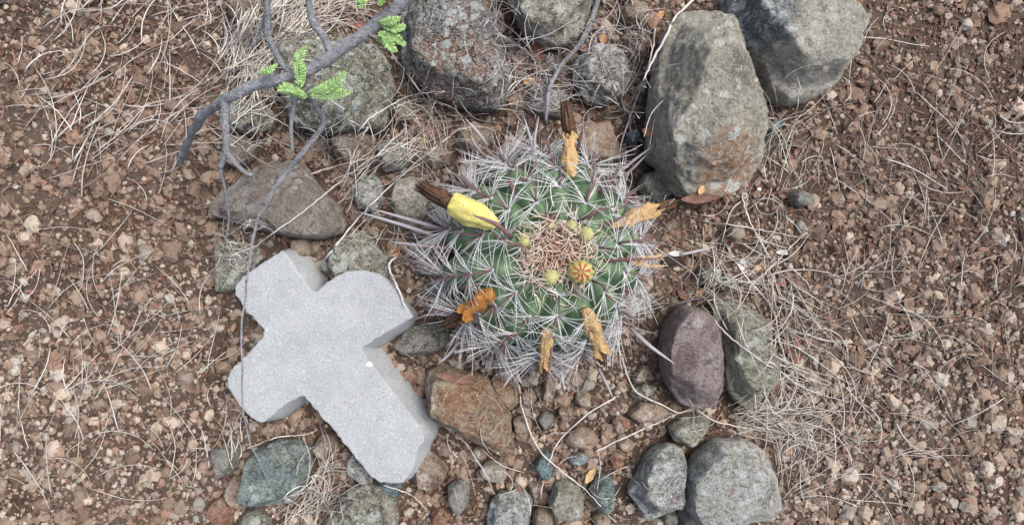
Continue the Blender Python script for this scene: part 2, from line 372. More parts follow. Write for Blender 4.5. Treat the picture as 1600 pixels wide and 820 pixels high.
SMALL = [
 ('small pale green stone between grey brown rock and cactus', [(549,294),(563,278),(584,272),(596,285),(598,313),(583,333),(560,325)], 34, M_lich, 4),
 ('pale streaked stone just left of the yellow fruit', [(609,315),(617,291),(635,277),(661,279),(668,310),(664,338),(648,355),(624,347)], 40, M_pale, 4),
 ('rounded grey speckled stone above the pale streaked stone', [(591,248),(594,230),(614,221),(635,227),(647,246),(630,265),(600,268)], 34, M_grey, 4),
 ('brown rounded stone below the lichen rock under the branch', [(520,215),(540,203),(565,203),(585,215),(588,245),(565,268),(535,262),(522,240)], 32, M_brown, 4),
 ('grey brown stone at the left under the branch fork', [(348,222),(360,212),(385,214),(398,230),(392,250),(370,262),(350,252)], 30, M_greybr, 4),
 ('salmon coloured stone behind the upper orange fruit', [(895,195),(920,190),(950,200),(968,225),(965,250),(935,260),(905,245),(890,220)], 46, M_pink, 4),
 ('teal shard beside the right side of the largest boulder', [(1190,200),(1208,188),(1222,192),(1208,212),(1194,218)], 22, M_teal, 3),
 ('flat olive stone with a pale ridge right below the purple brown stone', [(1043,668),(1067,652),(1099,648),(1110,658),(1103,677),(1076,693),(1054,687)], 34, M_ol2, 4),
 ('small rusty stone at the upper right corner of the orange brown rock', [(765,589),(799,593),(813,612),(808,633),(795,641),(782,620)], 26, M_orange, 4),
 ('flat pinkish brown stone right of the cross foot', [(643,738),(659,700),(678,708),(700,731),(691,753),(672,769),(650,755)], 26, M_brown, 4),
 ('small two toned stone with a grey top and pink base, lower centre', [(700,757),(722,746),(735,760),(731,788),(713,799),(700,780)], 32, M_grey, 3),
 ('small pale cream stone right of the two toned stone', [(749,731),(761,721),(783,722),(794,741),(784,753),(764,754)], 26, M_pale, 3),
 ('square grey green stone cut by the bottom edge, lower centre', [(766,784),(780,769),(821,768),(831,776),(826,807),(815,840),(775,840),(761,815)], 42, M_lich, 4),
 ('tan wedge stone cut by the bottom edge next to the square stone', [(832,803),(846,790),(862,794),(864,820),(850,838),(832,830)], 30, M_tan, 3),
 ('rounded tan grey stone left of the small teal block', [(856,782),(870,752),(887,748),(904,757),(915,776),(908,804),(891,812),(868,802)], 42, M_ol2, 4),
 ('small teal grey block beside the rounded tan grey stone', [(920,763),(935,744),(957,743),(959,787),(942,799),(924,785)], 34, M_blue, 3),
 ('small dark teal pointed stone standing in the gravel', [(835,728),(843,712),(857,702),(865,738),(856,750),(840,745)], 28, M_teal, 3),
 ('pale pink lumpy stone in the gravel below the cactus', [(881,689),(892,675),(905,667),(924,671),(939,688),(925,700),(897,699)], 26, M_pink, 3),
 ('flat grey pebble near the top of the gravel below the cactus', [(840,652),(849,643),(865,648),(865,666),(850,672)], 18, M_grey, 3),
 ('flat orange tan stone left of the flat olive stone', [(980,646),(1000,628),(1032,630),(1050,641),(1036,656),(1003,660)], 24, M_pink, 4),
 ('small brown slab leaning near the purple brown stone', [(985,592),(1003,570),(1016,574),(1008,590),(995,600)], 20, M_brown, 3),
 ('thin olive stone above the flat orange tan stone', [(980,612),(1005,600),(1026,604),(1022,616),(992,623)], 18, M_olive, 3),
 ('round brown pebble below the lower right orange fruit', [(899,615),(912,610),(923,617),(922,632),(908,637),(898,628)], 20, M_tan, 3),
 ('upright reddish brown stone below the lowest orange fruit', [(845,622),(852,588),(864,584),(868,605),(862,628)], 26, M_brown, 3),
 ('round lichen grey stone left half of a pair below the fruit with two prongs', [(1089,431),(1095,418),(1108,414),(1124,422),(1122,442),(1110,449),(1094,443)], 28, M_olive, 3),
 ('round lichen grey stone right half of a pair at the grass edge', [(1122,439),(1134,426),(1148,434),(1151,448),(1138,454),(1126,450)], 22, M_ol2, 3),
 ('tan oval stone in the soil below the largest boulder', [(1133,371),(1141,348),(1157,350),(1160,371),(1147,380)], 26, M_tan, 3),
 ('small angular brown stone near the left edge of the cross foot', [(489,699),(500,680),(520,677),(531,700),(526,715),(506,720)], 30, M_brown, 4),
 ('teal and white stone half hidden behind the cross foot', [(544,712),(560,705),(582,740),(580,762),(560,752),(546,746)], 24, M_lich, 3),
 ('dark teal stone at the bottom tip of the cross foot', [(588,752),(605,748),(630,752),(622,775),(604,772)], 22, M_teal, 3),
 ('orange tan pebble leaning on the blue green stone', [(353,760),(367,742),(384,753),(394,784),(386,793),(364,781)], 34, M_pink, 4),
 ('reddish stone in the lower left corner', [(338,778),(356,776),(369,793),(362,822),(342,828),(330,800)], 30, M_red, 3),
 ('small mottled stone at the bottom edge below the blue green stone', [(368,815),(383,798),(402,794),(420,809),(424,838),(380,845)], 30, M_grnl, 3),
 ('grey stone at the left edge level with the blue green stone', [(335,700),(359,691),(372,707),(373,726),(356,743),(336,736)], 32, M_grey, 4),
 ('olive grey stone between the grey brown rock and top of the cross', [(338,400),(350,384),(378,378),(404,386),(414,400),(396,420),(380,450),(345,458),(334,430)], 30, M_olive, 4),
 ('small tan stone just behind the tip of the cross', [(457,374),(484,372),(488,396),(470,406),(456,398)], 28, M_tan, 3),
 ('rust and white lichen rock with dark underside above the upper orange fruit', [(898,97),(925,78),(955,80),(980,95),(985,120),(972,150),(945,166),(915,158),(896,130)], 48, M_whitel, 4),
 ('pale brown stone near the top edge among grey straw', [(965,18),(985,5),(1010,8),(1021,25),(1005,41),(975,38)], 30, M_tan, 3),
 ('olive lichen stone under the spines next to the largest boulder', [(995,290),(1004,275),(1022,267),(1041,280),(1050,303),(1033,315),(1008,312)], 34, M_ol2, 4),
 ('tan stone behind the upper left spines of the cactus', [(716,218),(722,202),(745,194),(769,199),(772,222),(745,242),(722,236)], 36, M_tan, 4),
 ('tiny sea green pebble left of the largest boulder', [(979,207),(994,202),(1001,218),(990,232),(978,224)], 22, M_teal, 3),
 ('dull grey green stone below the leaf litter at top centre', [(828,150),(850,135),(880,142),(894,168),(875,184),(838,180)], 34, M_grey, 4),
 ('small tan stone left of the dark rock overhang', [(610,170),(622,158),(645,160),(652,178),(640,192),(618,190)], 24, M_tan, 3),
 ('small grey stone at the right edge below the corner boulder', [(1234,305),(1245,297),(1262,300),(1268,316),(1252,324),(1236,320)], 24, M_grey, 3),
 ('small light brown stone in the gravel left of the pale pink stone', [(815,612),(832,606),(840,622),(828,636),(814,630)], 20, M_brown, 3),
 ('pinkish pebble low in the gravel under the pale pink stone', [(955,655),(970,648),(984,658),(980,672),(962,675)], 18, M_pink, 3),
 ('dark slate pebble lying in the gravel above the tan grey stone', [(886,712),(905,706),(925,710),(922,722),(900,728),(888,724)], 16, M_slate, 3),
 ('brown oval stone in the bottom gravel beside the reddish soil', [(826,756),(840,752),(850,764),(842,776),(828,772)], 18, M_brown, 3),
 ('small angular tan stone just under the rusty stone by the orange brown rock', [(800,655),(818,648),(832,660),(826,676),(806,678)], 22, M_tan, 3),
 ('brown angular stone midway between two orange husks below the cactus', [(872,640),(886,632),(898,642),(892,656),(876,655)], 18, M_brown, 3),
 ('flat pinkish stone above the white lichen stone at the lower right', [(962,690),(980,684),(995,694),(985,706),(966,704)], 18, M_pink, 3),
 ('small orange brown stone left of the white lichen stone', [(950,715),(965,708),(975,720),(966,734),(952,730)], 20, M_red, 3),
 ('brown stone between the pinkish brown stone and the cream stone', [(738,700),(752,694),(764,704),(757,718),(742,716)], 20, M_brown, 3),
 ('tan stone at the bottom edge right of the small teal grey block', [(925,806),(942,800),(955,812),(948,828),(930,826)], 22, M_tan, 3),
 ('brown stone at the bottom edge left of the two toned stone', [(672,800),(690,792),(704,806),(694,822),(676,820)], 24, M_red, 3),
 ('grey brown stone in the shade between branch rocks and cactus spines', [(668,238),(686,228),(706,238),(702,258),(680,264),(666,254)], 26, M_brown, 4),
 ('greenish stone at left under the main branch', [(352,165),(375,156),(412,162),(432,182),(420,204),(385,210),(356,200)], 40, M_grnl, 4),
 ('olive stone partly beneath the bottom of the white lichen stone', [(1035,797),(1052,794),(1062,806),(1054,822),(1036,820)], 24, M_olive, 3),
 ('brown stone wedged between the two bottom right lichen stones', [(1058,794),(1075,786),(1088,805),(1090,830),(1066,832)], 30, M_greybr, 3),
]
for i, (lb, ol, h, mt, kw) in enumerate(LARGE):
    rock(lb, ol, h, mt, seed=i+1, cat='rock', **kw)
for i, (lb, ol, h, mt, sb) in enumerate(SMALL):
    rock(lb, ol, h, mt, sub=sb, seed=60+i, rough=.08, name='stone', chips=6)

# ---------------------------------------------------------------- concrete cross
def concrete():
    m = N('concrete')
    n1 = m.noise(.02, 5, .6); n2 = m.noise(.35, 3, .8); n3 = m.noise(.6, 3, .75); v = m.vor(.13)
    col = m.mix(m.rng(n1, .35, .65), rgb('#b1b6ba'), rgb('#c0c5c9'))
    col = m.mix(m.rng(n3, .50, .38, 0, .6), col, rgb('#85888b'))
    g2 = m.noise(.26, 3, .7, m.offs(m.P, (70, 3, 8))); col = m.mix(m.rng(g2, .40, .33, 0, .5), col, rgb('#808284')); col = m.mix(m.rng(g2, .60, .66, 0, .6), col, rgb('#dde0e2'))
    st = m.noise(.03, 6, .7, m.offs(m.P, (11, 5, 2)), 1.5); col = m.mix(m.rng(st, .56, .72, 0, .35), col, rgb('#8d8578'))
    col = m.mix(m.rng(n2, .56, .68, 0, .5), col, rgb('#c8ccd0'))
    col = m.mix(m.rng(m.noise(.5, 2, .5, m.offs(m.P, (40, 9, 3))), .34, .28, 0, .7), col, rgb('#6a6a68'))
    pit = m.math('MULTIPLY', m.rng(v, .12, .05), m.rng(n2, .45, .55))
    col = m.mix(m.math('MULTIPLY', pit, .5), col, rgb('#77787a'))
    h = m.math('SUBTRACT', m.math('ADD', m.math('MULTIPLY', n3, .7), n2), pit)
    return m.done(col, .93, m.bump(h, 1.0, 2.4))
CROSS = [(440,392),(448,398),(457,412),(469,430),(480,445),(488,454),(495,455),(507,444),(527,430),(542,424),(557,422),(574,423),(592,428),(606,438),(618,453),(628,468),(638,482),(645,495),(633,503),(618,512),(603,520),(583,533),(568,543),(566,549),(580,568),(598,592),(618,617),(640,645),(657,668),(663,680),(662,690),(652,706),(647,728),(640,742),(630,753),(619,755),(595,754),(581,747),(570,734),(554,712),(538,694),(522,672),(503,652),(486,632),(476,620),(469,619),(447,631),(430,645),(415,658),(408,660),(391,652),(380,640),(372,630),(356,605),(355,592),(360,579),(384,555),(398,540),(411,524),(412,516),(396,497),(384,488),(375,471),(367,462),(366,447),(378,433),(398,418),(413,409),(431,397)]
def build_cross():
    ht = 55.0
    P = np.array([at(x, y, ht)[:2] for x, y in CROSS])
    # dense resample
    Q = []
    for i in range(len(P)):
        a, b = P[i], P[(i+1) % len(P)]; k = max(1, int(np.linalg.norm(b-a)/3.5))
        for j in range(k): Q.append(a+(b-a)*j/k)
    P = np.array(Q)
    area = sum(P[i][0]*P[(i+1) % len(P)][1]-P[(i+1) % len(P)][0]*P[i][1] for i in range(len(P)))
    if area < 0: P = P[::-1]
    c = P.mean(0); n = len(P)
    T = np.roll(P, -3, 0)-np.roll(P, 3, 0); T /= np.linalg.norm(T, axis=1)[:, None]
    Nn = np.stack([T[:, 1], -T[:, 0]], 1)
    rings = [(-26, 55.0), (-14, 55.2), (-7, 55.2), (-2.4, 55.0), (-1.0, 54.5), (-.1, 53.2), (.5, 50.5), (2.5, 44), (6, 33), (9.5, 20), (12.5, 8), (14, 0), (14, -8)]
    # the mould's draft differs round the outline: flared on the right hand sides, steep on the left ones, undercut at the broken right tip
    df = []
    for i in range(n):
        k_ = 900/(CAMH-ht); px, py = P[i][0]*k_+800, 410-P[i][1]*k_
        df.append(-.35 if (px > 580 and py < 498) else (.15 if Nn[i][0]*.8+Nn[i][1]*.1 < -.1 else (1.0 if Nn[i][1] < .9 else .5)))
    df = np.array(df)
    for _ in range(12): df = (np.roll(df, 1)+df*2+np.roll(df, -1))/4
    V = []
    for k, (o, z) in enumerate(rings):
        for i in range(n):
            o_ = o if k < 6 else o*df[i]
            p = P[i]+Nn[i]*o_; r = 2.0 if 2 < k < 8 else 1.0
            j = noise.noise(Vector((p[0]*.16, p[1]*.16, z*.12)))*r + noise.noise(Vector((p[0]*.5, p[1]*.5, z*.3)))*r*.5
            V.append((p[0]+Nn[i][0]*j, p[1]+Nn[i][1]*j, z+(.35*noise.noise(Vector((p[0]*.1, p[1]*.1, 0))) if k < 4 else 0)))
    F = []
    for k in range(len(rings)-1):
        for i in range(n):
            j = (i+1) % n; F.append((k*n+i, k*n+n+i, k*n+n+j, k*n+j))
    return np.array(V), F, n, c
def cross_obj():
    V, F, n, c = build_cross()
    # narrow inset rings self-cross in tight corners: keep only the rings from the -3.6 inset outward, cap the top with triangles
    V = V[3*n:]; F = [tuple(i for i in f) for f in F[:-(3*n)]]
    bm = bmesh.new(); vs = [bm.verts.new(v) for v in (V-np.array([c[0], c[1], 0]))*S]
    for f in F:
        try: bm.faces.new([vs[i] for i in f])
        except ValueError: pass
    from mathutils.geometry import tessellate_polygon
    for t in tessellate_polygon([[Vector((v[0], v[1], 0)) for v in V[:n]]]):
        try: bm.faces.new([vs[i] for i in t])
        except ValueError: pass
    bmesh.ops.recalc_face_normals(bm, faces=bm.faces)
    me = bpy.data.meshes.new('concrete_cross'); bm.to_mesh(me); bm.free()
    for p in me.polygons: p.use_smooth = abs(p.normal.z) < .96
    me.materials.append(concrete())
    o = bpy.data.objects.new('concrete_cross', me); C.objects.link(o); o.location = (c[0]*S, c[1]*S, 0)
    tag(o, 'thick pale grey concrete cross lying on the soil left of the cactus', 'cross')
    # heights for things lying on it
    pts = []
    poly = V[:n, :2]
    x0, y0 = poly.min(0); x1, y1 = poly.max(0)
    for x in np.arange(x0, x1, 3.0):
        for y in np.arange(y0, y1, 3.0):
            ins = False; j = n-1
            for i in range(n):
                if (poly[i, 1] > y) != (poly[j, 1] > y) and x < (poly[j, 0]-poly[i, 0])*(y-poly[i, 1])/(poly[j, 1]-poly[i, 1])+poly[i, 0]: ins = not ins
                j = i
            if ins: pts.append((x, y, 55.3))
    hm_add(np.array(pts))
cross_obj()
wm = N('white_chip'); WHITE = wm.done(rgb('#e6e8e6'), .7, wm.bump(wm.noise(.4), .4, 1))
def chip(px, py, r, mat, label, name='white_chip', cat='chip', z=None, fl=.5):
    zz = hm_at(*at(px, py, 55 if z is None else z)[:2]) if z is None else z
    x, y, _ = at(px, py, zz); V, F = ICO[2]; V = V.copy()
    V *= 1+.3*np.array([noise.noise(Vector(p)*1.7+Vector((px, py, 0))) for p in V])[:, None]
    V = V*np.array([r, r*.75, r*fl]); o = mesh(name, V, F, mat, None, (x, y, zz+r*fl*.5), smooth=True); return tag(o, label, cat)
chip(577, 569, 5.5, WHITE, 'small white chip on the concrete cross near its right inner corner', z=52)

# ---------------------------------------------------------------- barrel cactus
NR = 14
PROF = spline([(0, 136, 0), (20, 142, 0), (48, 146, 0), (82, 138, 0), (110, 120, 0), (130, 94, 0), (139, 62, 0), (130, 22, 0), (112, -10, 0)], 200)
CB = (40.0, 9.0)
def csurf(th, u, raw=False):
    q = min(max(u, 0), 1)*199; i = min(int(q), 198); f = q-i
    r, z = PROF[i][:2]*(1-f)+PROF[i+1][:2]*f
    dr, dz = PROF[i+1][:2]-PROF[i][:2]; l = math.hypot(dr, dz); nr_, nz = -dz/l*-1, dr/l
    nr_, nz = (-dz/l, dr/l)
    ph = th*NR+.5*math.sin(u*2.2)+.25*math.sin(th*3)
    c = abs(math.sin(ph/2))**.62
    depth = 27*(min(1, r/125))**.75
    rib = math.floor(ph/(2*math.pi))
    tub = 3.0*math.cos((u*7.8+(rib % 2)*.5)*2*math.pi)*abs(math.sin(ph/2))**2*min(1, r/40)
    dsp = 0 if raw else depth*(c-1)+tub
    rr = r+nr_*dsp; zz = z+nz*dsp
    cx = CB[0]+25*max(-.6, min(1, (zz-62)/84)); cy = CB[1]
    return np.array([cx+rr*math.cos(th), cy+rr*math.sin(th)*1.04, zz])
def ridge_theta(k, u):
    th = 2*math.pi*k/NR
    for _ in range(20):
        ph = th*NR+.5*math.sin(u*2.2)+.25*math.sin(th*3)
        th += (math.pi+2*math.pi*k-ph)/NR*.8
    return th
def cactus_skin():
    m = N('cactus_skin')
    n1 = m.noise(.02, 4, .6); n2 = m.noise(.25, 4, .7)
    col = m.mix(m.rng(n1, .35, .65), rgb('#466545'), rgb('#678560'))
    col = m.mix(m.rng(n2, .35, .7, 0, .45), col, rgb('#7a9672'))
    col = m.mix(m.rng(m.noise(.06, 5, .7), .60, .72, 0, .7), col, rgb('#8f8f68'))
    return m.done(col, .55, m.bump(n2, .3, 1.2))
def spine_mat(name, stops, rough=.6):
    m = N(name); t = m.attr('tone'); col = m.ramp(t, [(p, rgb(c)) for p, c in stops])
    n = m.noise(.3, 2); col = m.mix(m.rng(n, .35, .65, 0, .3), col, rgb('#8a8088')); return m.done(col, rough)
WSP = spine_mat('pale_spine', [(0, '#8f8d98'), (.35, '#b3b4bd'), (.7, '#d8dbde'), (1, '#eeeeea')])
CSP = spine_mat('stout_spine', [(0, '#47282a'), (.3, '#744844'), (.55, '#75605f'), (.8, '#8b838a'), (1, '#a9a6ab')])
cactus = empty('barrel_cactus', (CB[0], CB[1], 0))
tag(cactus, 'round green barrel cactus ringed by white spines with yellow and orange fruits', 'cactus')
CL = (CB[0], CB[1], 0)
def cactus_body():
    nu, nt_ = 110, NR*20
    V = []; 
    for i in range(nu):
        u = (i+1)/nu
        for j in range(nt_): V.append(csurf(2*math.pi*j/nt_, u))
    V.append(csurf(0, 0)); F = []
    for i in range(nu-1):
        for j in range(nt_):
            k = (j+1) % nt_; F.append((i*nt_+j, (i+1)*nt_+j, (i+1)*nt_+k, i*nt_+k))
    for j in range(nt_): F.append((len(V)-1, j, (j+1) % nt_))
    V = np.array(V); mesh('body', V-np.array(CL), F, cactus_skin(), cactus, smooth=True); hm_add(V)
cactus_body()
def arc_pts(p, d0, d1, L, n=6, wig=0.0):
    """curve from p starting along d0 and turning to d1"""
    out = [np.array(p, float)]; wv = np.random.normal(0, wig, 3)
    for i in range(n-1):
        t = (i+.5)/(n-1); d_ = d0*(1-t)+d1*t+wv*math.sin(t*5); d_ /= np.linalg.norm(d_)+1e-9
        out.append(out[-1]+d_*L/(n-1))
    return np.array(out)
US = [.20, .30, .41, .52, .63, .74, .85, .95]
rr = random.Random(5)
for k in range(NR):
    for a, u0 in enumerate(US):
        if a == 0 and k % 2: continue
        u = min(.97, u0+(.05 if k % 2 else 0)+rr.uniform(-.012, .012)); th = ridge_theta(k, u)
        p = csurf(th, u); p2 = csurf(th, min(1, u+.03)); pr = csurf(th+.02, u, True); pl = csurf(th-.02, u, True)
        dn = p2-p; dn /= np.linalg.norm(dn); sd = pr-pl; sd /= np.linalg.norm(sd); nn = np.cross(sd, dn)
        if nn@(p-np.array([CB[0], CB[1], 50])) < 0: nn = -nn
        nn /= np.linalg.norm(nn)
        old = a/7.0
        mb = MB(); cnt = int(17+12*old)
        for s in range(cnt):
            side = 1 if s % 2 else -1
            an = rr.uniform(-1.0, 1.35) if a < 5 else rr.uniform(-1.4, 1.4)
            d0 = side*math.cos(an)*sd+math.sin(an)*dn+nn*rr.uniform(.25, .8)
            d1 = side*math.cos(an)*sd*rr.uniform(.6, 1)+(math.sin(an)+rr.uniform(-.2, .5))*dn+nn*rr.uniform(-.35, .35)
            if a >= 4: d1 = side*math.cos(an)*sd*.9+math.sin(an)*dn*.8+nn*rr.uniform(0, .9)+np.array([0, 0, .15]); d0 = d0*.4+d1*.6
            L = rr.uniform(32, 62)*(1 if a else .7) if a < 4 else rr.uniform(44, 80)
            P = arc_pts(p+nn*.5, d0, d1, L, 6, .09)
            V, F = tube(P, np.linspace(rr.uniform(.55, .95), .22, 6), 3)
            base = rr.uniform(.6, 1) if a < 5 else rr.uniform(.25, .95)
            mb.add(V, F, np.repeat(np.clip(np.linspace(base-.1, base+.1, 6), 0, 1), 3))
        # woolly pad of the areole
        V, F = ICO[1]; V = V*np.array([4, 4, 4]); Vp = V[:, :1]*sd*1+V[:, 1:2]*dn*1.1+V[:, 2:3]*nn*.6
        mb.add(Vp+p, F, .35)
        oc = mb.out('spine_cluster', WSP, cactus, tuple(p-np.array(CL)), sub=False)
        me = oc.data; me.transform(__import__('mathutils').Matrix.Translation(Vector(tuple(-p*S))))
        # stout central spines
        for s in range(1 if a < 2 else (2 if rr.random() < .5 else 3)):
            if s == 0:
                L = rr.uniform(44, 66)*(.75 if a < 2 else 1); d0 = nn*.85+dn*rr.uniform(.2, .9)+sd*rr.uniform(-.35, .35); d1 = nn*.3+dn*1.0+sd*rr.uniform(-.4, .4); r0 = rr.uniform(1.2, 2.0)
            else:
                L = rr.uniform(26, 44); an = rr.uniform(0, 6.28); d0 = nn*.8+sd*math.cos(an)+dn*math.sin(an)*.8; d1 = d0-nn*.3; r0 = rr.uniform(.8, 1.3)
            P = arc_pts(p+nn, d0, d1, L, 7, .08); t0 = .15+.6*old+rr.uniform(-.1, .1)
            V, F = tube(P, np.array([1, 1, .95, .85, .7, .45, .15])*r0, 5, flat=.7)
            mc = MB(); mc.add(V-p, F, np.repeat(np.clip(np.linspace(t0-.1, t0+.4, 7), 0, 1), 5))
            mc.out('central_spine', CSP, oc, (0, 0, 0), sub=False)

# named long spines seen singly in the photograph (they belong to the cactus)
LONG = [([(724,474),(690,484),(641,501)], (70, 62, 58), .25), ([(985,512),(1015,540),(1054,568)], (70, 75, 82), .85), ([(700,388),(660,384),(612,378)], (80, 85, 90), .6),
        ([(690,372),(630,352),(556,330)], (60, 60, 50), .9), ([(702,362),(650,346),(580,326)], (55, 60, 60), .95), ([(800,372),(775,350),(738,336)], (150, 165, 170), .2), ([(935,408),(985,405),(1036,404)], (140, 150, 150), .15),
        ([(903,346),(935,330),(968,320)], (145, 155, 160), .2), ([(930,358),(960,345),(985,332)], (138, 150, 158), .3), ([(902,238),(908,212),(920,185)], (85, 100, 112), .35),
        ([(936,302),(956,280),(975,255)], (105, 110, 115), .25), ([(950,285),(985,255),(1025,225)], (80, 85, 85), .7), ([(960,290),(990,262),(1012,240)], (80, 88, 90), .5),
        ([(890,440),(905,458),(925,470)], (148, 158, 160), .5), ([(960,445),(985,455),(1010,470)], (105, 115, 115), .25), ([(762,228),(745,205),(727,186)], (75, 85, 90), .85),
        ([(758,245),(742,226),(735,210)], (78, 86, 90), .6), ([(835,265),(832,230),(818,180)], (95, 100, 105), .75), ([(842,262),(835,225),(842,182)], (95, 102, 105), .8),
        ([(808,495),(795,520),(775,545)], (105, 112, 112), .5), ([(716,535),(700,555),(682,570)], (50, 52, 50), .8), ([(800,575),(795,590),(785,608)], (45, 45, 42), .85), ([(805,575),(812,592),(815,600)], (45, 45, 42), .85),
        ([(873,560),(878,585),(882,612)], (55, 50, 45), .8), ([(935,575),(948,600),(958,622)], (50, 48, 40), .8), ([(1062,398),(1090,392),(1120,385)], (28, 26, 24), .95), ([(720,450),(760,440),(770,432)], (110, 118, 120), .3),
        ([(868,330),(860,345),(850,365)], (148, 156, 160), .15), ([(795,280),(802,300),(800,318)], (130, 140, 140), .3)]
for i, (pp, zz, t0) in enumerate(LONG):
    P3 = np.array([at(x, y, z) for (x, y), z in zip(pp, zz)]); P3 = spline(P3, 9); P3 -= np.array(CL)
    V, F = tube(P3, np.array([1, 1, 1, .97, .9, .8, .65, .42, .12])*(3.0 if i < 6 else 2.4), 6, flat=.6)
    mc = MB(); mc.add(V, F, np.repeat(np.clip(np.linspace(t0-.1, t0+.35, 9), 0, 1), 6)); mc.out('long_spine', CSP, cactus, (0, 0, 0), sub=False)

# young spines and wool of the crown
YSP = spine_mat('young_spine', [(0, '#80503f'), (.3, '#b98a74'), (.6, '#dcc0a8'), (1, '#ece0cc')])
PC = csurf(0, 0)
mb = MB()
for i in range(420):
    r = (46 if i < 330 else 62)*math.sqrt(rr.random()); an = rr.uniform(0, 6.28); p = PC+np.array([r*math.cos(an)-3, r*math.sin(an)+3, 4+rr.uniform(0, 16)-max(0, r-48)*.4])
    b = rr.uniform(0, 6.28); d0 = np.array([math.cos(b), math.sin(b), rr.uniform(-.1, .6)]); b2 = b+rr.uniform(-1.6, 1.6); d1 = np.array([math.cos(b2), math.sin(b2), rr.uniform(-.5, .2)])
    V, F = tube(arc_pts(p, d0, d1, rr.uniform(16, 38), 7, .25), np.linspace(rr.uniform(.7, 1.3), .3, 7), 3)
    mb.add(V-np.array(CL), F, min(1, max(0, rr.gauss(.35+r/90, .2))))
mb.out('young_spines', YSP, cactus, (0, 0, 0), sub=False)
mw = N('crown_wool'); WOOL = mw.done(mw.mix(mw.noise(.2, 5, .8), rgb('#5e3a2c'), rgb('#a5765a')), .95, mw.bump(mw.noise(.4, 4), .9, 4))
V, F = ICO[3]; V = V*np.array([33, 33, 8])*(1+.15*np.array([noise.noise(Vector(p)*3) for p in V])[:, None])+PC+np.array([-2, 3, 3])-np.array(CL)
mesh('wool', V, F, WOOL, cactus, smooth=True)

# ---- fruits, buds
def fruit_mat(name, c1, c2, c3, sc=.12, rough=.55, bump=.5):
    m = N(name); n1 = m.noise(sc, 5, .65, dist=.6); n2 = m.noise(sc*4, 3, .7)
    col = m.mix(m.rng(n1, .35, .62), rgb(c1), rgb(c2)); col = m.mix(m.rng(n2, .55, .72, 0, .8), col, rgb(c3))
    return m.done(col, rough, m.bump(m.math('ADD', n1, n2), bump, 4))
YEL = fruit_mat('yellow_fruit_skin', '#d2c258', '#e4d880', '#a18c36', .07, .5, .6)
ORG = fruit_mat('orange_husk', '#cf9f5c', '#e2c088', '#99703e', .14, .6, .9)
ORB = fruit_mat('burnt_husk', '#b06a2c', '#c98840', '#5c3620', .14, .6, .9)
BRN = fruit_mat('dried_flower_brown', '#54392c', '#7a5944', '#a08268', .2, .8, .8)
DRK = fruit_mat('dried_flower_dark', '#2f2624', '#453733', '#5c4a42', .2, .8, .6)
BUD = fruit_mat('bud_green', '#98995c', '#b4b177', '#7c8452', .12, .5, .3)
def lathe_axis(a, b, prof, seg=42, wob=.1, teeth=0.0, bend=None, seed=0, ribs=0, ribd=.0, flat=1.0):
    a = np.array(a, float); b = np.array(b, float); L = np.linalg.norm(b-a); T = (b-a)/L
    A = np.cross(T, [0, 0, 1.]); A /= np.linalg.norm(A); B = np.cross(A, T)
    pr = spline([(p[0], p[1], 0) for p in prof], 22); V = []
    for i, (t, r, _) in enumerate(pr):
        c = a+(b-a)*t+(np.array(bend)*4*t*(1-t) if bend is not None else 0)
        for j in range(seg):
            th = j*2*math.pi/seg; q = max(r, .2)*(1+wob*1.6*noise.noise(Vector((math.cos(th)*1.2+seed, math.sin(th)*1.2, t*4.5)))+wob*noise.noise(Vector((math.cos(th)*4+seed, math.sin(th)*4, t*14)))+ribd*math.cos(ribs*th+3*math.sin(t*4)))
            ex = teeth*L*((j//3 % 3)-1)*.5*max(0, (t-.85)/.15) + (teeth*L*.6*noise.noise(Vector((j*.6, seed, 0))) if t > .9 else 0)
            V.append(c+T*ex+q*(math.cos(th)*A+flat*math.sin(th)*B))
    F = []; m = len(pr)
    for i in range(m-1):
        for j in range(seg):
            k = (j+1) % seg; F.append((i*seg+j, i*seg+k, (i+1)*seg+k, (i+1)*seg+j))
    F.append(tuple(range(seg-1, -1, -1)))
    if teeth == 0: F.append(tuple((m-1)*seg+j for j in range(seg)))
    return np.array(V), F
def dried_flower(parent, a, b, r, mat, n=34, seed=0):
    a = np.array(a, float); b = np.array(b, float); L = np.linalg.norm(b-a); T = (b-a)/L
    A = np.cross(T, [0, 0, 1.]); A /= np.linalg.norm(A); B = np.cross(A, T); q = random.Random(seed+3); m = MB()
    for i in range(n):
        th = q.uniform(0, 6.28); w0 = q.uniform(.35, .8)*r; o = math.cos(th)*A+math.sin(th)*B
        P = [a+o*w0, a+T*L*.3+o*w0*1.25, a+T*L*.65+o*w0*q.uniform(.7, 1.3), a+T*L*q.uniform(.8, 1.12)+o*r*q.uniform(.1, 1.0)]
        V, F = tube(spline(P, 7), np.array([1, 1.3, 1.4, 1.3, 1.1, .7, .2])*q.uniform(1.2, 2.2), 4, flat=.45); m.add(V-np.array(CL), F, 0)
    V, F = lathe_axis(a, a+T*L*.8, [(0, r*.55), (.3, r*.85), (.7, r*.6), (1, r*.2)], wob=.3, seed=seed); m.add(V-np.array(CL), F, 0)
    return m.out('dried_flower', mat, parent, (0, 0, 0), sub=False)
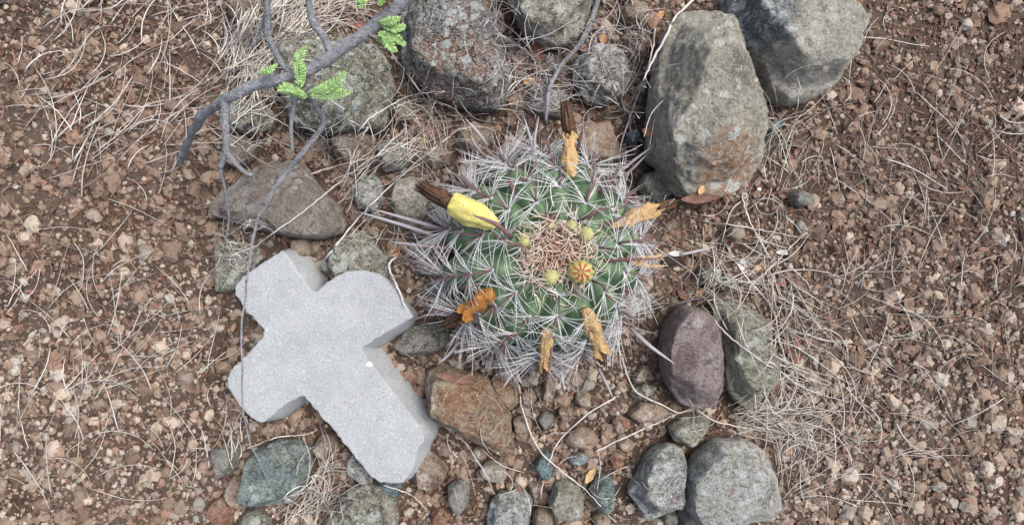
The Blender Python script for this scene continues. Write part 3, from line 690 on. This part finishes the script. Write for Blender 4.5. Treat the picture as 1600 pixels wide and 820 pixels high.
def fruit(pa, pb, za, zb, w, mat, teeth=.12, fl=None, fm=BRN, seed=0, label=None, bend=None, prof=None, wob=.3, ribs=5, ribd=.06, name='fruit', flat=1.0):
    a, b = at(*pa, za), at(*pb, zb); sc = (CAMH-(za+zb)/2)/900; w = w*sc/2
    prof = prof or [(0, w*.45), (.12, w*.8), (.4, w), (.7, w*.85), (.88, w*.8), (1, w*1.05)]
    V, F = lathe_axis(a, b, prof, wob=wob, teeth=teeth, seed=seed, ribs=ribs, ribd=ribd, bend=bend, flat=flat)
    o = mesh(name, V-np.array(CL), F, mat, cactus, smooth=True); hm_add(V)
    if label: o['label'] = label
    if fl:
        (qa, qb, z1, z2, r) = fl; dried_flower(o, at(*qa, z1), at(*qb, z2), r, fm, seed=seed)
    return o
fruit((778, 351), (703, 317), 142, 138, 38, YEL, 0, ((706, 318), (652, 287), 138, 118, 11), wob=.12, label='ripe bright yellow fruit with a brown dried flower',
      prof=[(0, 3), (.06, 8), (.25, 13.5), (.55, 16.5), (.8, 15.5), (.9, 14.5), (.97, 13), (1, 8)], ribs=7, ribd=.09)
fruit((891, 277), (889, 212), 134, 124, 22, ORG, .12, ((889, 208), (883, 162), 118, 108, 9), seed=2, label='orange husk standing upright at the top with a dark dried flower', flat=.8)
fruit((950, 356), (1026, 326), 130, 116, 24, ORG, .12, ((1026, 326), (1056, 316), 110, 88, 7), fm=BRN, seed=3, label='orange husk pointing right with a brown tail', prof=[(0, 2), (.2, 6), (.5, 9.5), (.8, 10.5), (1, 9)])
fruit((982, 406), (1030, 402), 118, 100, 9, ORG, .2, None, seed=4, label='upper prong of a split orange husk')
fruit((982, 410), (1034, 418), 116, 96, 8, ORG, .2, ((1030, 411), (1066, 409), 96, 66, 6), fm=DRK, seed=5, label='lower prong of a split orange husk with black remains')
fruit((770, 455), (726, 488), 142, 120, 27, ORB, .16, ((728, 488), (693, 508), 104, 80, 10), fm=BRN, seed=6, label='burnt orange husk at the lower left with a brown flower')
fruit((913, 482), (940, 548), 146, 112, 25, ORG, .16, ((938, 549), (943, 568), 108, 80, 6), fm=BRN, seed=7, label='largest pale orange husk at the lower right')
fruit((855, 514), (851, 572), 140, 106, 20, ORG, .16, ((852, 572), (851, 588), 100, 76, 5), fm=BRN, seed=8, label='narrow orange husk at the bottom of the cactus')
for i, (x, y, r, z) in enumerate([(819, 376, 11, 146), (915, 366, 12, 150), (860, 433, 13, 150), (858, 351, 9, 148), (893, 352, 8, 150)]):
    V, F = ICO[3]; Vv = V.copy(); rh = np.hypot(Vv[:, 0], Vv[:, 1]); th = np.arctan2(Vv[:, 1], Vv[:, 0])
    Vv[:, :2] *= (1+.08*np.cos(7*th))[:, None]; Vv *= r*.86; Vv[:, 2] *= 1.1
    mesh('flower_bud', Vv+np.array(at(x, y, z))-np.array(CL), F, BUD, cactus, smooth=True)
def big_bud():
    m = N('red_striped_bud'); sp = m.t.nodes.new('ShaderNodeSeparateXYZ'); 
    c = at(907, 425, 158); v = m.offs(m.P, tuple(-(np.array(c)-np.array(CL)))); m.L(v, sp.inputs[0])
    an = m.math('ARCTAN2', sp.outputs[1], sp.outputs[0]); st = m.math('SINE', m.math('ADD', m.math('MULTIPLY', an, 8.0), m.rng(m.noise(.1), 0, 1, -2, 2)))
    col = m.mix(m.rng(st, -.1, .5), rgb('#b9a860'), rgb('#a3473c')); ln = m.t.nodes.new('ShaderNodeVectorMath'); ln.operation = 'LENGTH'; m.L(m.vmul(v, (1, 1, 0)), ln.inputs[0])
    col = m.mix(m.rng(ln.outputs['Value'], 10, 14), col, rgb('#aaa658'))
    mt = m.done(col, .5, m.bump(st, .4, 1.5))
    V, F = ICO[4]; Vv = V.copy(); th = np.arctan2(Vv[:, 1], Vv[:, 0]); rh = np.hypot(Vv[:, 0], Vv[:, 1])
    Vv[:, 2] += .12*np.cos(9*th)*rh; Vv[:, :2] *= (1+.06*np.cos(9*th))[:, None]; Vv *= np.array([17, 15, 14])
    b = mesh('flower_bud', Vv+np.array(c)-np.array(CL), F, mt, cactus, smooth=True); b['label'] = 'largest bud, green with red striped petals'
    mm = MB()
    for ring, (n_, r0, zz) in enumerate([(12, 14.5, 2), (9, 9, 9), (6, 4.5, 13)]):
        for i in range(n_):
            a_ = i*6.283/n_+ring*.4; o = np.array([math.cos(a_), math.sin(a_), 0]); p = np.array(c)+o*r0+np.array([0, 0, zz-3])
            P = [p-o*4, p+np.array([0, 0, 3.5]), p+o*-r0*.45+np.array([0, 0, 6])]
            V, F = tube(spline(P, 6), np.array([1.4, 2.6, 2.9, 2.3, 1.3, .2]), 6, flat=.4); mm.add(V-np.array(CL), F, 0)
    mm.out('petals', mt, b, (0, 0, 0), sub=False)
big_bud()

# ---------------------------------------------------------------- gravel: thousands of small pieces
def gravel():
    VV = []; FF = []; TT = []; n0 = 0
    rs = np.random.RandomState(3)
    for base, cnt, rlo, rhi in ((ICO[1], 48000, 1.4, 3.8), (ICO[1], 16000, 3.4, 6.5), (ICO[2], 4800, 6.0, 12.5)):
        bv, bf = base; bf = np.array(bf); kv = len(bv)
        x = rs.uniform(-980, 980, cnt); y = rs.uniform(-560, 560, cnt)
        # less gravel in the littered upper half
        dens = np.array([.72+.5*noise.noise(Vector((a*.008, b*.008, 2))) for a, b in zip(x, y)])+np.where(y < -110, .35, 0)
        keep = rs.rand(cnt) < np.where(base is ICO[2], dens*.75, dens); x, y = x[keep], y[keep]; c = len(x)
        g = np.array([GROUND[int((b-GY0)/GC), int((a-GX0)/GC)] for a, b in zip(x, y)]); hh = np.array([hm_at(a, b) for a, b in zip(x, y)])
        ok = hh < g+6; x, y, g = x[ok], y[ok], g[ok]; c = len(x)
        r = rlo+(rhi-rlo)*rs.rand(c)**1.8
        J = 1+rs.uniform(-.3, .3, (c, kv)); V = bv[None]*J[:, :, None]
        V = V*np.stack([rs.uniform(.75, 1.35, c), rs.uniform(.7, 1.1, c), rs.uniform(.5, .85, c)], 1)[:, None, :]
        th = rs.uniform(0, 6.28, c); cs, sn = np.cos(th)[:, None], np.sin(th)[:, None]
        X = V[:, :, 0]*cs-V[:, :, 1]*sn; Y = V[:, :, 0]*sn+V[:, :, 1]*cs
        V = np.stack([X, Y, V[:, :, 2]], 2)*r[:, None, None]+np.stack([x, y, g+r*.22], 1)[:, None, :]
        t = rs.rand(c)
        dark = (y > 0) & (rs.rand(c) < .45); t[dark] *= .35
        VV.append(V.reshape(-1, 3)); TT.append(np.repeat(t, kv)); FF.append((bf[None]+(n0+np.arange(c)*kv)[:, None, None]).reshape(-1, 3)); n0 += c*kv
        if base is ICO[2]: hm_add(VV[-1])
    V = np.concatenate(VV)*S; F = np.concatenate(FF); T = np.concatenate(TT)
    me = bpy.data.meshes.new('gravel'); me.vertices.add(len(V)); me.vertices.foreach_set('co', V.ravel())
    me.loops.add(len(F)*3); me.loops.foreach_set('vertex_index', F.ravel().astype(np.int32))
    me.polygons.add(len(F)); me.polygons.foreach_set('loop_start', (np.arange(len(F))*3).astype(np.int32))
    me.update(calc_edges=True); me.shade_flat(); at_ = me.attributes.new('tone', 'FLOAT', 'POINT'); at_.data.foreach_set('value', T.astype(np.float32)); me.materials.append(GRAV)
    o = bpy.data.objects.new('gravel', me); C.objects.link(o); tag(o, 'loose reddish brown gravel spread over the soil between the stones', None, None, 'stuff')
gravel()

# ---------------------------------------------------------------- leaf litter and dry grass
def on_cactus(px, py, z=60):
    x, y, _ = at(px, py, z); return math.hypot(x-CB[0], y-CB[1]) < 150
def on_cross(px, py):
    return px < 690 and 380 < py < 765 and any(hm_at(*at(px+dx, py+dy, 50)[:2]) > 54.5 for dx, dy in ((0, 0), (9, 0), (-9, 0), (0, 9), (0, -9)))
def litter():
    mb = MB(); q = random.Random(11)
    for i in range(11500):
        px, py = q.uniform(-40, 1640), q.uniform(-20, 840)
        if py > 560 and q.random() < .45 or on_cactus(px, py) or on_cross(px, py): continue
        x, y, _ = at(px, py, 5); z = hm_at(x, y)
        if z > 18: continue
        L = q.uniform(8, 30); a = q.uniform(0, 6.28); b = a+q.uniform(-.8, .8); tone = q.random()
        p = np.array([x, y, z+1+q.uniform(0, 3)])
        if q.random() < .68:
            P = [p, p+np.array([math.cos(a), math.sin(a), q.uniform(-.05, .2)])*L*.5, p+np.array([math.cos(a)+math.cos(b), math.sin(a)+math.sin(b), 0])*L*.5]
            V, F = tube(P, [.9, .75, .35], 3)
        else:
            s = q.uniform(3, 8); u = np.array([math.cos(a), math.sin(a), q.uniform(-.4, .4)])*s; v = np.array([-math.sin(a), math.cos(a), q.uniform(-.5, .5)])*s*.5
            up = np.array([0, 0, q.uniform(.6, 2.2)]); V = [p-u, p-u*.3+v+up, p+u*.5+v*.8+up, p+u*1.1, p+u*.4-v+up, p-u*.4-v*.9+up*.6, p+up*-.2]; F = [(0, 6, 1), (1, 6, 2), (2, 6, 3), (3, 6, 4), (4, 6, 5), (5, 6, 0)]
        mb.add(V, F, tone)
    o = mb.out('leaf_litter', LITTER, smooth=False, sub=False); tag(o, 'brown leaf flakes and broken twigs scattered between the stones', None, None, 'stuff')
litter()
def grass(label, blobs, seed, mat=STRAW):
    mb = MB(); q = random.Random(seed)
    for (cx, cy, rx, ry, cnt, L, ang, sp, cur, lift, rad) in blobs:
        for i in range(cnt):
            an = q.uniform(0, 6.28); rd = math.sqrt(q.random()); px, py = cx+rx*rd*math.cos(an), cy+ry*rd*math.sin(an)
            a = math.radians(ang+q.gauss(0, sp)); l = L*q.uniform(.5, 1.5); k = q.gauss(0, cur); pts = [(px, py)]; aa = a
            for s in range(4):
                aa += k*.35+q.gauss(0, .06); pts.append((pts[-1][0]+math.cos(aa)*l/4, pts[-1][1]-math.sin(aa)*l/4))
            if any(on_cactus(*p_) for p_ in pts) or any(on_cross(*p_) for p_ in pts): continue
            P = drape(pts, lift=q.uniform(.8, lift), n=8, wob=1.0)
            if P[:, 2].mean() > 40 and q.random() < .86: continue
            r0 = rad*q.uniform(.45, 1.25)
            V, F = tube(P, np.linspace(r0, r0*.45, 8), 3); mb.add(V, F, min(1, max(0, q.gauss(.5, .3))))
    o = mb.out('dry_grass', mat, smooth=True, sub=False); tag(o, label, None, None, 'stuff'); return o
# cx, cy, rx, ry, count, length, angle, spread, curl, lift, radius
GREYST = straw_mat('grey_straw', ['#8f888c', '#aea9ad', '#cbc8ca', '#e0dedd', '#9c8f90'])
grass('thick mat of pale dry grass in the upper left corner', [(400, 90, 60, 75, 260, 85, 50, 30, .5, 14, 1.0), (450, 40, 60, 35, 90, 70, 30, 35, .7, 12, .9), (390, 180, 45, 60, 70, 60, 60, 50, .6, 8, .8), (520, 20, 60, 25, 50, 60, 10, 60, .8, 8, .8)], 1)
grass('tangle of thin dry grass between the two rocks at top centre', [(790, 90, 55, 90, 190, 70, 70, 60, 1.0, 8, .75), (720, 40, 60, 40, 30, 90, -50, 25, .5, 5, .7), (850, 140, 50, 40, 60, 60, 20, 60, 1.0, 8, .7)], 2, GREYST)
grass('curly greyish grass and rootlets left of the largest boulder', [(970, 60, 60, 60, 75, 60, 80, 60, 1.0, 10, .85), (975, 150, 45, 60, 60, 55, 70, 60, 1.0, 9, .85), (1000, 215, 20, 30, 25, 50, 70, 40, .9, 8, .8)], 3, GREYST)
grass('dry grass stems spread over the soil at the right edge', [(1195, 500, 60, 110, 130, 90, -55, 35, .5, 12, .95), (1130, 390, 60, 50, 50, 80, -40, 40, .7, 8, .8), (1190, 660, 65, 30, 90, 90, 5, 22, .6, 14, 1.0), (1235, 740, 30, 70, 40, 80, 70, 30, .5, 10, .9), (1225, 220, 40, 90, 70, 60, 70, 40, .6, 8, .8), (1160, 335, 80, 40, 25, 60, 20, 60, 1.0, 7, .7)], 4)
grass('fan of pale grass at the bottom left below the blue green stone', [(480, 800, 60, 35, 95, 60, 55, 30, .6, 10, .9), (500, 745, 40, 40, 55, 55, 40, 50, .8, 8, .75), (370, 690, 25, 60, 30, 60, 75, 25, .4, 10, .9)], 5)
grass('dry rootlets between the grey brown rock and the cactus', [(560, 250, 80, 50, 95, 70, 40, 35, .6, 8, .7), (660, 200, 70, 45, 100, 60, 25, 50, .8, 8, .7), (620, 360, 25, 60, 30, 45, -60, 40, .8, 6, .75), (372, 380, 30, 40, 60, 45, 40, 70, 1.6, 9, .9), (500, 185, 50, 30, 40, 50, 30, 70, 1.2, 8, .7), (700, 150, 90, 40, 40, 60, -20, 50, .7, 7, .6), (545, 330, 30, 60, 25, 60, 40, 40, .6, 7, .6), (640, 60, 30, 80, 20, 60, -60, 40, .6, 7, .6)], 6)
grass('sparse dry grass stalks on the gravel below the cactus', [(880, 680, 220, 130, 70, 55, 10, 90, .8, 5, .6), (1090, 455, 60, 25, 40, 55, 5, 30, .6, 6, .7), (620, 600, 60, 60, 12, 40, 20, 70, .8, 5, .6)], 7)
grass('pale dry grass lying over the stony ground at the far left', [(200, 160, 200, 160, 170, 85, 45, 35, .6, 10, .9), (90, 560, 120, 220, 90, 85, 60, 45, .6, 8, .85), (290, 620, 60, 150, 45, 75, 50, 45, .6, 8, .8)], 8)
grass('thin dry grass over the brown ground at the far right', [(1370, 240, 110, 200, 60, 80, 30, 60, .7, 8, .8), (1340, 600, 100, 200, 110, 85, 10, 50, .7, 9, .85), (1520, 430, 90, 330, 70, 80, 60, 60, .7, 8, .8)], 9)

STALKS = [
 ('longest bright straw running down between the rootlets and largest boulder', [(1092,-8),(1057,26),(1037,64),(1016,102),(996,152),(978,202),(966,245)], 2.1),
 ('straight pale stalk just left of the largest boulder', [(1023,36),(1021,73),(1008,117),(987,158)], 1.3),
 ('forked straw lying across the broad grey brown rock', [(394,390),(430,362),(466,337),(512,300),(560,262),(640,215)], 1.3),
 ('straw passing from the salmon edge of the yellow fruit down toward the cross', [(501,415),(528,380),(576,323),(632,272),(662,252)], 1.5),
 ('thick cream stick pointing up right toward the tan stone', [(653,252),(688,225),(721,199)], 2.2),
 ('thin stalk standing over the brown rounded stone', [(575,198),(555,235),(538,278),(510,300)], 1.1),
 ('long thin straw from the streaked stones to the grey brown rock', [(635,200),(597,235),(568,270),(528,321)], 1.1),
 ('nearly level straw above the grey brown rock', [(484,272),(517,262),(592,242),(660,216)], 1.0),
 ('bent pale stalk in the dark gap under the branch', [(361,195),(395,168),(434,145)], 1.4),
 ('arched straw over the dark hollow left of the dark rock', [(560,205),(585,180),(644,149),(695,143)], 1.1),
 ('long straw falling right from the fern leaves past the dark hollow', [(595,52),(612,84),(638,117),(667,158),(688,181),(697,214)], 1.5),
 ('wavy straw over the gravel left of the teal pointed stone', [(811,601),(818,646),(843,703),(881,738),(916,766),(962,816)], 1.5),
 ('curved straw crossing the wavy straw in the gravel', [(962,620),(919,646),(875,687),(859,719),(848,757),(845,779)], 1.4),
 ('thin dark straw beside the orange brown rock foot', [(703,665),(735,703),(757,738),(772,772)], 1.1),
 ('long white straw bending around the bottom of the purple brown stone', [(960,520),(972,560),(991,608),(1030,630),(1060,644),(1086,638),(1111,655),(1162,668),(1225,677),(1262,688)], 1.6),
 ('straight thin straw rising from the gravel to the flat orange stone', [(930,705),(1003,671),(1060,646),(1085,640)], 1.2),
 ('short bent straw on top of the olive upright stone', [(1115,444),(1118,479),(1137,517)], 1.4),
 ('thin straw crossing the olive upright stone diagonally', [(1094,474),(1134,520),(1174,552),(1215,579),(1262,595)], 1.3),
 ('long stem running down the right side grass', [(1128,372),(1161,426),(1188,458),(1209,487),(1220,541),(1230,565)], 1.5),
 ('pale stem slanting up to the right border beyond the lichen pair', [(1170,448),(1204,418),(1241,380),(1262,362)], 1.6),
 ('thin straw touching the top of the blue green stone', [(386,700),(434,683),(480,678),(497,670)], 1.3),
 ('thin straw lying at the very tip of the cross foot', [(600,757),(640,772),(667,795)], 1.1),
 ('kinked straw standing out of the soil under the largest boulder', [(1158,314),(1141,332),(1127,380)], 1.3),
 ('level straw on the soil right of the tan oval stone', [(1098,346),(1159,354),(1250,371)], 1.2),
 ('straight stem slanting from under the largest boulder to the right grass', [(1159,307),(1171,344),(1200,398),(1225,440)], 1.4),
]
for i, (lb, pp, r) in enumerate(STALKS):
    P = drape(pp, lift=3.5, n=5*len(pp)+4, wob=1.6)
    V, F = tube(P, np.linspace(r, r*.5, len(P))*np.random.uniform(.85, 1.15, len(P)), 6)
    mb = MB(); mb.add(V, F, .65+.3*math.sin(i*2.1)); o = mb.out('grass_stalk', STRAW if i % 3 else GREYST, None, tuple(P[0])); tag(o, lb, 'grass stalk')
DTW = straw_mat('dark_twig', ['#4d4647', '#5f585a', '#716a6c'], .85)
P = drape([(996,488),(1054,474),(1107,463),(1161,451),(1262,452)], 3, 26); V, F = tube(P, np.linspace(2.4, .8, 26)*np.random.uniform(.85, 1.15, 26), 6); mb = MB(); mb.add(V, F, .4)
tag(mb.out('dry_twig', DTW, None, tuple(P[0])), 'thin dark twig lying above the purple brown and olive stones', 'twig')
P = drape([(620,400),(607,415),(617,440),(628,465),(632,480)], 4, 20); V, F = tube(P, np.linspace(2, 1.2, 20), 6); mb = MB(); mb.add(V, F, .6)
tag(mb.out('dry_twig', GREYST, None, tuple(P[0])), 'curved pale twig hanging beside the right arm of the cross', 'twig')

# ---------------------------------------------------------------- branches
def bark():
    m = N('grey_bark'); ck = m.noise(.16, 5, .75, m.vmul(m.P, (.6, 1.6, 1)), 1.5); n1 = m.noise(.05, 5, .6); n2 = m.noise(.3, 4, .7, m.vmul(m.P, (1, 1, 1)))
    col = m.mix(m.rng(n1, .35, .65), rgb('#8f9199'), rgb('#b0b3ba')); col = m.mix(m.rng(n2, .5, .32, 0, .6), col, rgb('#55504f')); col = m.mix(m.rng(n2, .58, .7, 0, .5), col, rgb('#b4b6ba'))
    col = m.mix(m.rng(ck, .45, .39, 0, .6), col, rgb('#55504f')); col = m.mix(m.rng(ck, .56, .62, 0, .45), col, rgb('#c4c6c8'))
    return m.done(col, .9, m.bump(m.math('ADD', ck, n2), 1.0, 4))
BARK = bark()
def limb(name, pts, r0, r1, root, origin, n=None, knots=.16, mat=BARK, seg=10):
    P = spline(np.array([at(x, y, z) for x, y, z in pts]), n or 7*len(pts))
    P = P+np.array([[noise.noise(Vector(p)*.03), noise.noise(Vector(p)*.03+Vector((9, 0, 0))), 0] for p in P])*2.5
    R = np.linspace(r0, r1, len(P))*np.array([1+knots*1.5*noise.noise(Vector(p)*.06)+knots*max(0, noise.noise(Vector(p)*.11))*2 for p in P])
    V, F = tube(P, R, seg); mb = MB(); mb.add(V-np.array(origin), F, 0); return mb.out(name, mat, root, (0, 0, 0), sub=False)
BR0 = at(279, 258, 0)
br = empty('shrub_branch', BR0); tag(br, 'grey thorny branch with feathery green leaves arching over the upper left rocks', 'branch')
limb('stem', [(735,-80,300),(650,-15,285),(600,30,270),(555,62,262),(520,85,255),(478,112,250),(430,125,245),(385,138,238),(350,156,225),(322,176,180),(300,208,110),(284,246,20),(278,262,-14)], 7.4, 4.6, br, BR0, 130)
TW = [([(350,156,228),(353,200,215),(352,235,200),(345,262,185)], 6, 4), ([(352,238,200),(370,258,190),(388,272,180),(397,274,176)], 4.2, 3), ([(415,-20,300),(418,20,285),(420,58,272),(433,85,260),(446,108,252)], 4.6, 4),
      ([(478,-20,300),(486,30,280),(503,55,270),(513,78,258)], 4.4, 5), ([(418,8,288),(408,40,270),(394,72,255)], 2.6, 1.8),
      ([(484,140,245),(494,168,225),(506,192,205),(480,228,190),(450,268,170),(428,296,160),(412,320,150)], 4.6, 3.4), ([(506,192,205),(518,192,205)], 3, 2),
      ([(462,135,245),(459,170,230),(455,205,215),(457,238,200)], 4.0, 2.5), ([(428,296,160),(415,325,150),(400,345,140),(392,400,128),(385,440,118)], 2.6, 2.0), ([(420,303,155),(395,330,140),(370,350,120)], 1.8, 1.2),
      ([(385,440,118),(378,500,112),(377,560,106),(379,610,100),(380,640,95),(391,690,80),(405,722,70),(415,746,64)], 1.7, 1.0),
      ([(345,262,185),(352,300,160),(358,340,130),(352,380,100)], 2.4, 1.4)]
for t_ in TW: limb('twig', t_[0], t_[1]*.85, t_[2]*.8, br, BR0, seg=8)
for (x, y, z, dx, dy) in [(540,72,262,-8,-12),(500,100,252,6,14),(410,131,243,-5,-12),(375,142,238,3,13),(575,52,268,10,8),(450,118,250,4,-13),(622,10,280,-7,-9)]:
    a = np.array(at(x, y, z)); b = a+np.array([dx, -dy, 5]); V, F = tube([a, (a*.5+b*.5), b], [2.4, 1.3, .2], 6); mb = MB(); mb.add(V-np.array(BR0), F, 0); mb.out('thorn', BARK, br, (0, 0, 0), sub=False)
m = N('fern_green'); n1 = m.noise(.08, 3); LEAF = m.done(m.mix(m.attr('tone'), rgb('#7ba35c'), rgb('#a6cd80')), .55)
LEAF.node_tree.nodes['Principled BSDF'].inputs['Subsurface Weight'].default_value = 0
def frond(pa, pb, z, w, seed, bend=6, pairs=19):
    q = random.Random(seed); a = np.array(at(*pa, z)); b = np.array(at(*pb, z+q.uniform(-4, 8))); d_ = b-a; L = np.linalg.norm(d_); T = d_/L; Nn = np.array([-T[1], T[0], 0])
    P = spline([a, (a+b)/2+Nn*bend*q.choice((-1, 1))*.5+np.array([0, 0, 3]), b], pairs+2); mb = MB(); V, F = tube(P, np.linspace(1.0, .4, len(P)), 4); mb.add(V, F, .3)
    for i in range(1, pairs+1):
        env = math.sin(math.pi*min(1, (i+1.5)/(pairs+3)))**.6*w*.5*(CAMH-z)/900
        for s in (-1, 1):
            dr = Nn*s+T*q.uniform(.45, .75)+np.array([0, 0, q.uniform(-.35, .35)]); dr /= np.linalg.norm(dr); l = env*q.uniform(.8, 1.15); pp = P[i]; sd = np.cross(dr, [0, 0, 1.]); sd /= np.linalg.norm(sd); sd = sd*.75+np.array([0, 0, q.uniform(-.7, .7)])
            V = [pp, pp+dr*l*.3+sd, pp+dr*l*.8+sd*.9, pp+dr*l, pp+dr*l*.8-sd*.9, pp+dr*l*.3-sd]; V = np.array(V); V2 = V-np.array([0, 0, .5])
            F = [(0, 1, 2, 3, 4, 5), (11, 10, 9, 8, 7, 6)]+[(j, (j+1) % 6+6, j+6) for j in range(0)]+[(k_, k_+6, (k_+1) % 6+6, (k_+1) % 6) for k_ in range(6)]
            mb.add(np.vstack([V, V2]), F, min(1, max(0, q.gauss(.55, .25))))
    return mb.out('leaf', LEAF, br, tuple(np.array([0, 0, 0])), sub=False), mb
FR = [((466,134),(476,72),262,25),((470,138),(470,95),258,16),((478,148),(433,140),255,22),((480,152),(455,147),252,20),((484,146),(512,128),256,14),((484,150),(552,143),258,20),((500,148),(540,112),260,22),((512,145),(530,130),258,22),((404,116),(434,100),262,13),
      ((590,52),(634,72),272,20),((596,40),(634,42),275,20),((600,45),(618,82),270,22),((592,35),(626,28),276,18),((560,14),(588,-8),290,18),((566,8),(558,-10),290,16),((590,8),(612,-6),292,20),((588,62),(600,68),262,14)]
for i, (a_, b_, z_, w_) in enumerate(FR):
    o, mbx = frond(a_, b_, z_, w_, i+50); o.data.transform(__import__('mathutils').Matrix.Translation(Vector(tuple(-q*S for q in BR0))))
TB0 = drape([(938,-12),(926,30)], 8, 4)[0]
tw2 = drape([(945,-40),(937,-8),(925,30),(905,70),(882,95),(864,125),(856,150),(853,192)], 14, 40, wob=2.2); V, F = tube(tw2, np.linspace(4.6, 2.8, 40)*np.random.uniform(.88, 1.15, 40), 8); mb = MB(); mb.add(V, F, 0)
o = mb.out('dry_branch', BARK, None, tuple(tw2[0])); tag(o, 'dark grey dry branch reaching down from the top edge to the cactus', 'branch')
V, F = tube(spline([tw2[26], tw2[26]+np.array([-10, 12, 4]), tw2[26]+np.array([-14, 26, 5])], 6), np.linspace(2.5, .8, 6), 6); mb = MB(); mb.add(V-tw2[0], F, 0); mb.out('twig', BARK, o, (0, 0, 0), sub=False)

# ---------------------------------------------------------------- single fallen leaves and chips
def leaf_mat(name, c1, c2):
    m = N(name); n = m.noise(.15, 4, .7); return m.done(m.mix(m.rng(n, .35, .65), rgb(c1), rgb(c2)), .75, m.bump(n, .5, 1.5))
LM = {'red': leaf_mat('red_leaf', '#7d4a40', '#93604f'), 'orange': leaf_mat('orange_leaf', '#b07c52', '#c4986a'), 'brown': leaf_mat('brown_leaf', '#5e4035', '#876454'), 'yel': leaf_mat('straw_leaf', '#b9965f', '#cfb07c'), 'white': leaf_mat('bleached_leaf', '#c9c8c4', '#dddcd8')}
def dead_leaf(px, py, L, w, ang, mat, label, curl=.35, seed=0):
    x, y, _ = at(px, py, 10); z = max(hm_at(x, y), hm_at(x+4, y), hm_at(x, y+4)); nx, ny = 10, 5; q = random.Random(seed); V = []
    for i in range(nx):
        t = i/(nx-1); ww = w*.5*math.sin(math.pi*(t*.92+.04))**.8*(1+.25*noise.noise(Vector((t*6, seed, 0))))
        for j in range(ny):
            s = (j/(ny-1)-.5)*2; V.append(((t-.5)*L, s*ww, 2+curl*abs(s)**1.5*ww+curl*L*.3*(2*t-1)**2+1.2*noise.noise(Vector((t*4, s*2, seed)))))
    V = np.array(V); a = math.radians(ang); R = np.array([[math.cos(a), -math.sin(a), 0], [math.sin(a), math.cos(a), 0], [0, 0, 1]]); V = V@R.T
    n = len(V); F = [(i*ny+j, (i+1)*ny+j, (i+1)*ny+j+1, i*ny+j+1) for i in range(nx-1) for j in range(ny-1)]; F2 = [tuple(k+n for k in reversed(f)) for f in F]
    o = mesh('fallen_leaf', np.vstack([V, V-np.array([0, 0, .5])]), F+F2, LM[mat], None, (x, y, z), smooth=True); tag(o, label, 'leaf')
for a_ in [
 (828,127,20,12,10,'yel','small tan curled leaf in the grass at top centre'), (838,78,38,20,-70,'red','dark red leaf between the dark rock and olive boulder'), (812,105,34,18,60,'brown','crumpled brown leaf beside the dark rock'),
 (1033,160,0,0,0,None,None), (997,222,11,20,70,'red','red leaf scrap between teal pebble and largest boulder'), (1013,62,18,11,90,'red','small red leaf near the top of the largest boulder'), (1032,23,18,10,50,'orange','orange leaf scrap at the top of the largest boulder'),
 (943,60,16,12,80,'orange','orange leaf scrap next to the dry branch'), (560,40,24,16,30,'red','rusty leaf beneath the main branch'), (380,52,20,12,-20,'orange','tan leaf below the tan stone in the upper left'), (1072,306,14,9,60,'yel','yellow leaf bit at the foot of the largest boulder'),
 (1186,418,13,10,20,'orange','orange seed like leaf bit in the right grass'), (1224,441,22,14,0,'red','dark red scrap in the right grass'), (1250,535,16,12,80,'red','small red scrap at the right border'),
 (1094,458,16,10,40,'orange','orange curled leaf at the end of the dark twig'), (1070,462,24,12,-40,'brown','brown curled leaf behind the purple brown stone'), (1080,448,26,14,-60,'brown','folded brown leaf under the lichen stone pair'),
 (1058,396,26,9,0,'white','white bleached scrap beside the split husk'), (1163,413,20,12,80,'white','pale bleached scrap at the top of the right grass'), (1228,394,24,8,0,'white','thin white scrap near the right border'),
 (670,205,36,20,10,'brown','brown leaf in the litter left of the tan stone'), (655,190,28,18,50,'brown','second brown leaf above it nearest the dark hollow'), (663,225,22,12,-80,'yel','pale upright leaf in the litter'),
 (616,395,18,12,20,'orange','rusty flake beside the lichen rock behind the cross'), (922,742,26,12,60,'yel','tan elongated husk in the gravel by the teal block'), (720,578,60,14,-10,'brown','brown strip of bark above the orange brown rock'),
 (1070,318,54,14,4,'brown','brown bark strip at the foot of the largest boulder'), (400,142,20,10,0,'brown','brown flake in the shade under the branch'), (975,658,16,7,-60,'red','red sliver near the flat orange tan stone'), (1245,560,14,9,40,'red','tiny rust scrap low at the right border')]:
    if a_[5]: dead_leaf(*a_, seed=int(a_[0]))
chip(1185, 296, 4, WHITE, 'tiny white pebble in the soil right of the largest boulder', 'white_pebble', 'pebble', None, .8)
chip(1224, 253, 5, WHITE, 'white pebble right of the largest boulder below the teal shard', 'white_pebble', 'pebble', None, .8)
chip(1196, 682, 5, M_pink, 'pinkish white pebble above the biggest pale stone', 'pink_pebble', 'pebble', None, .8)
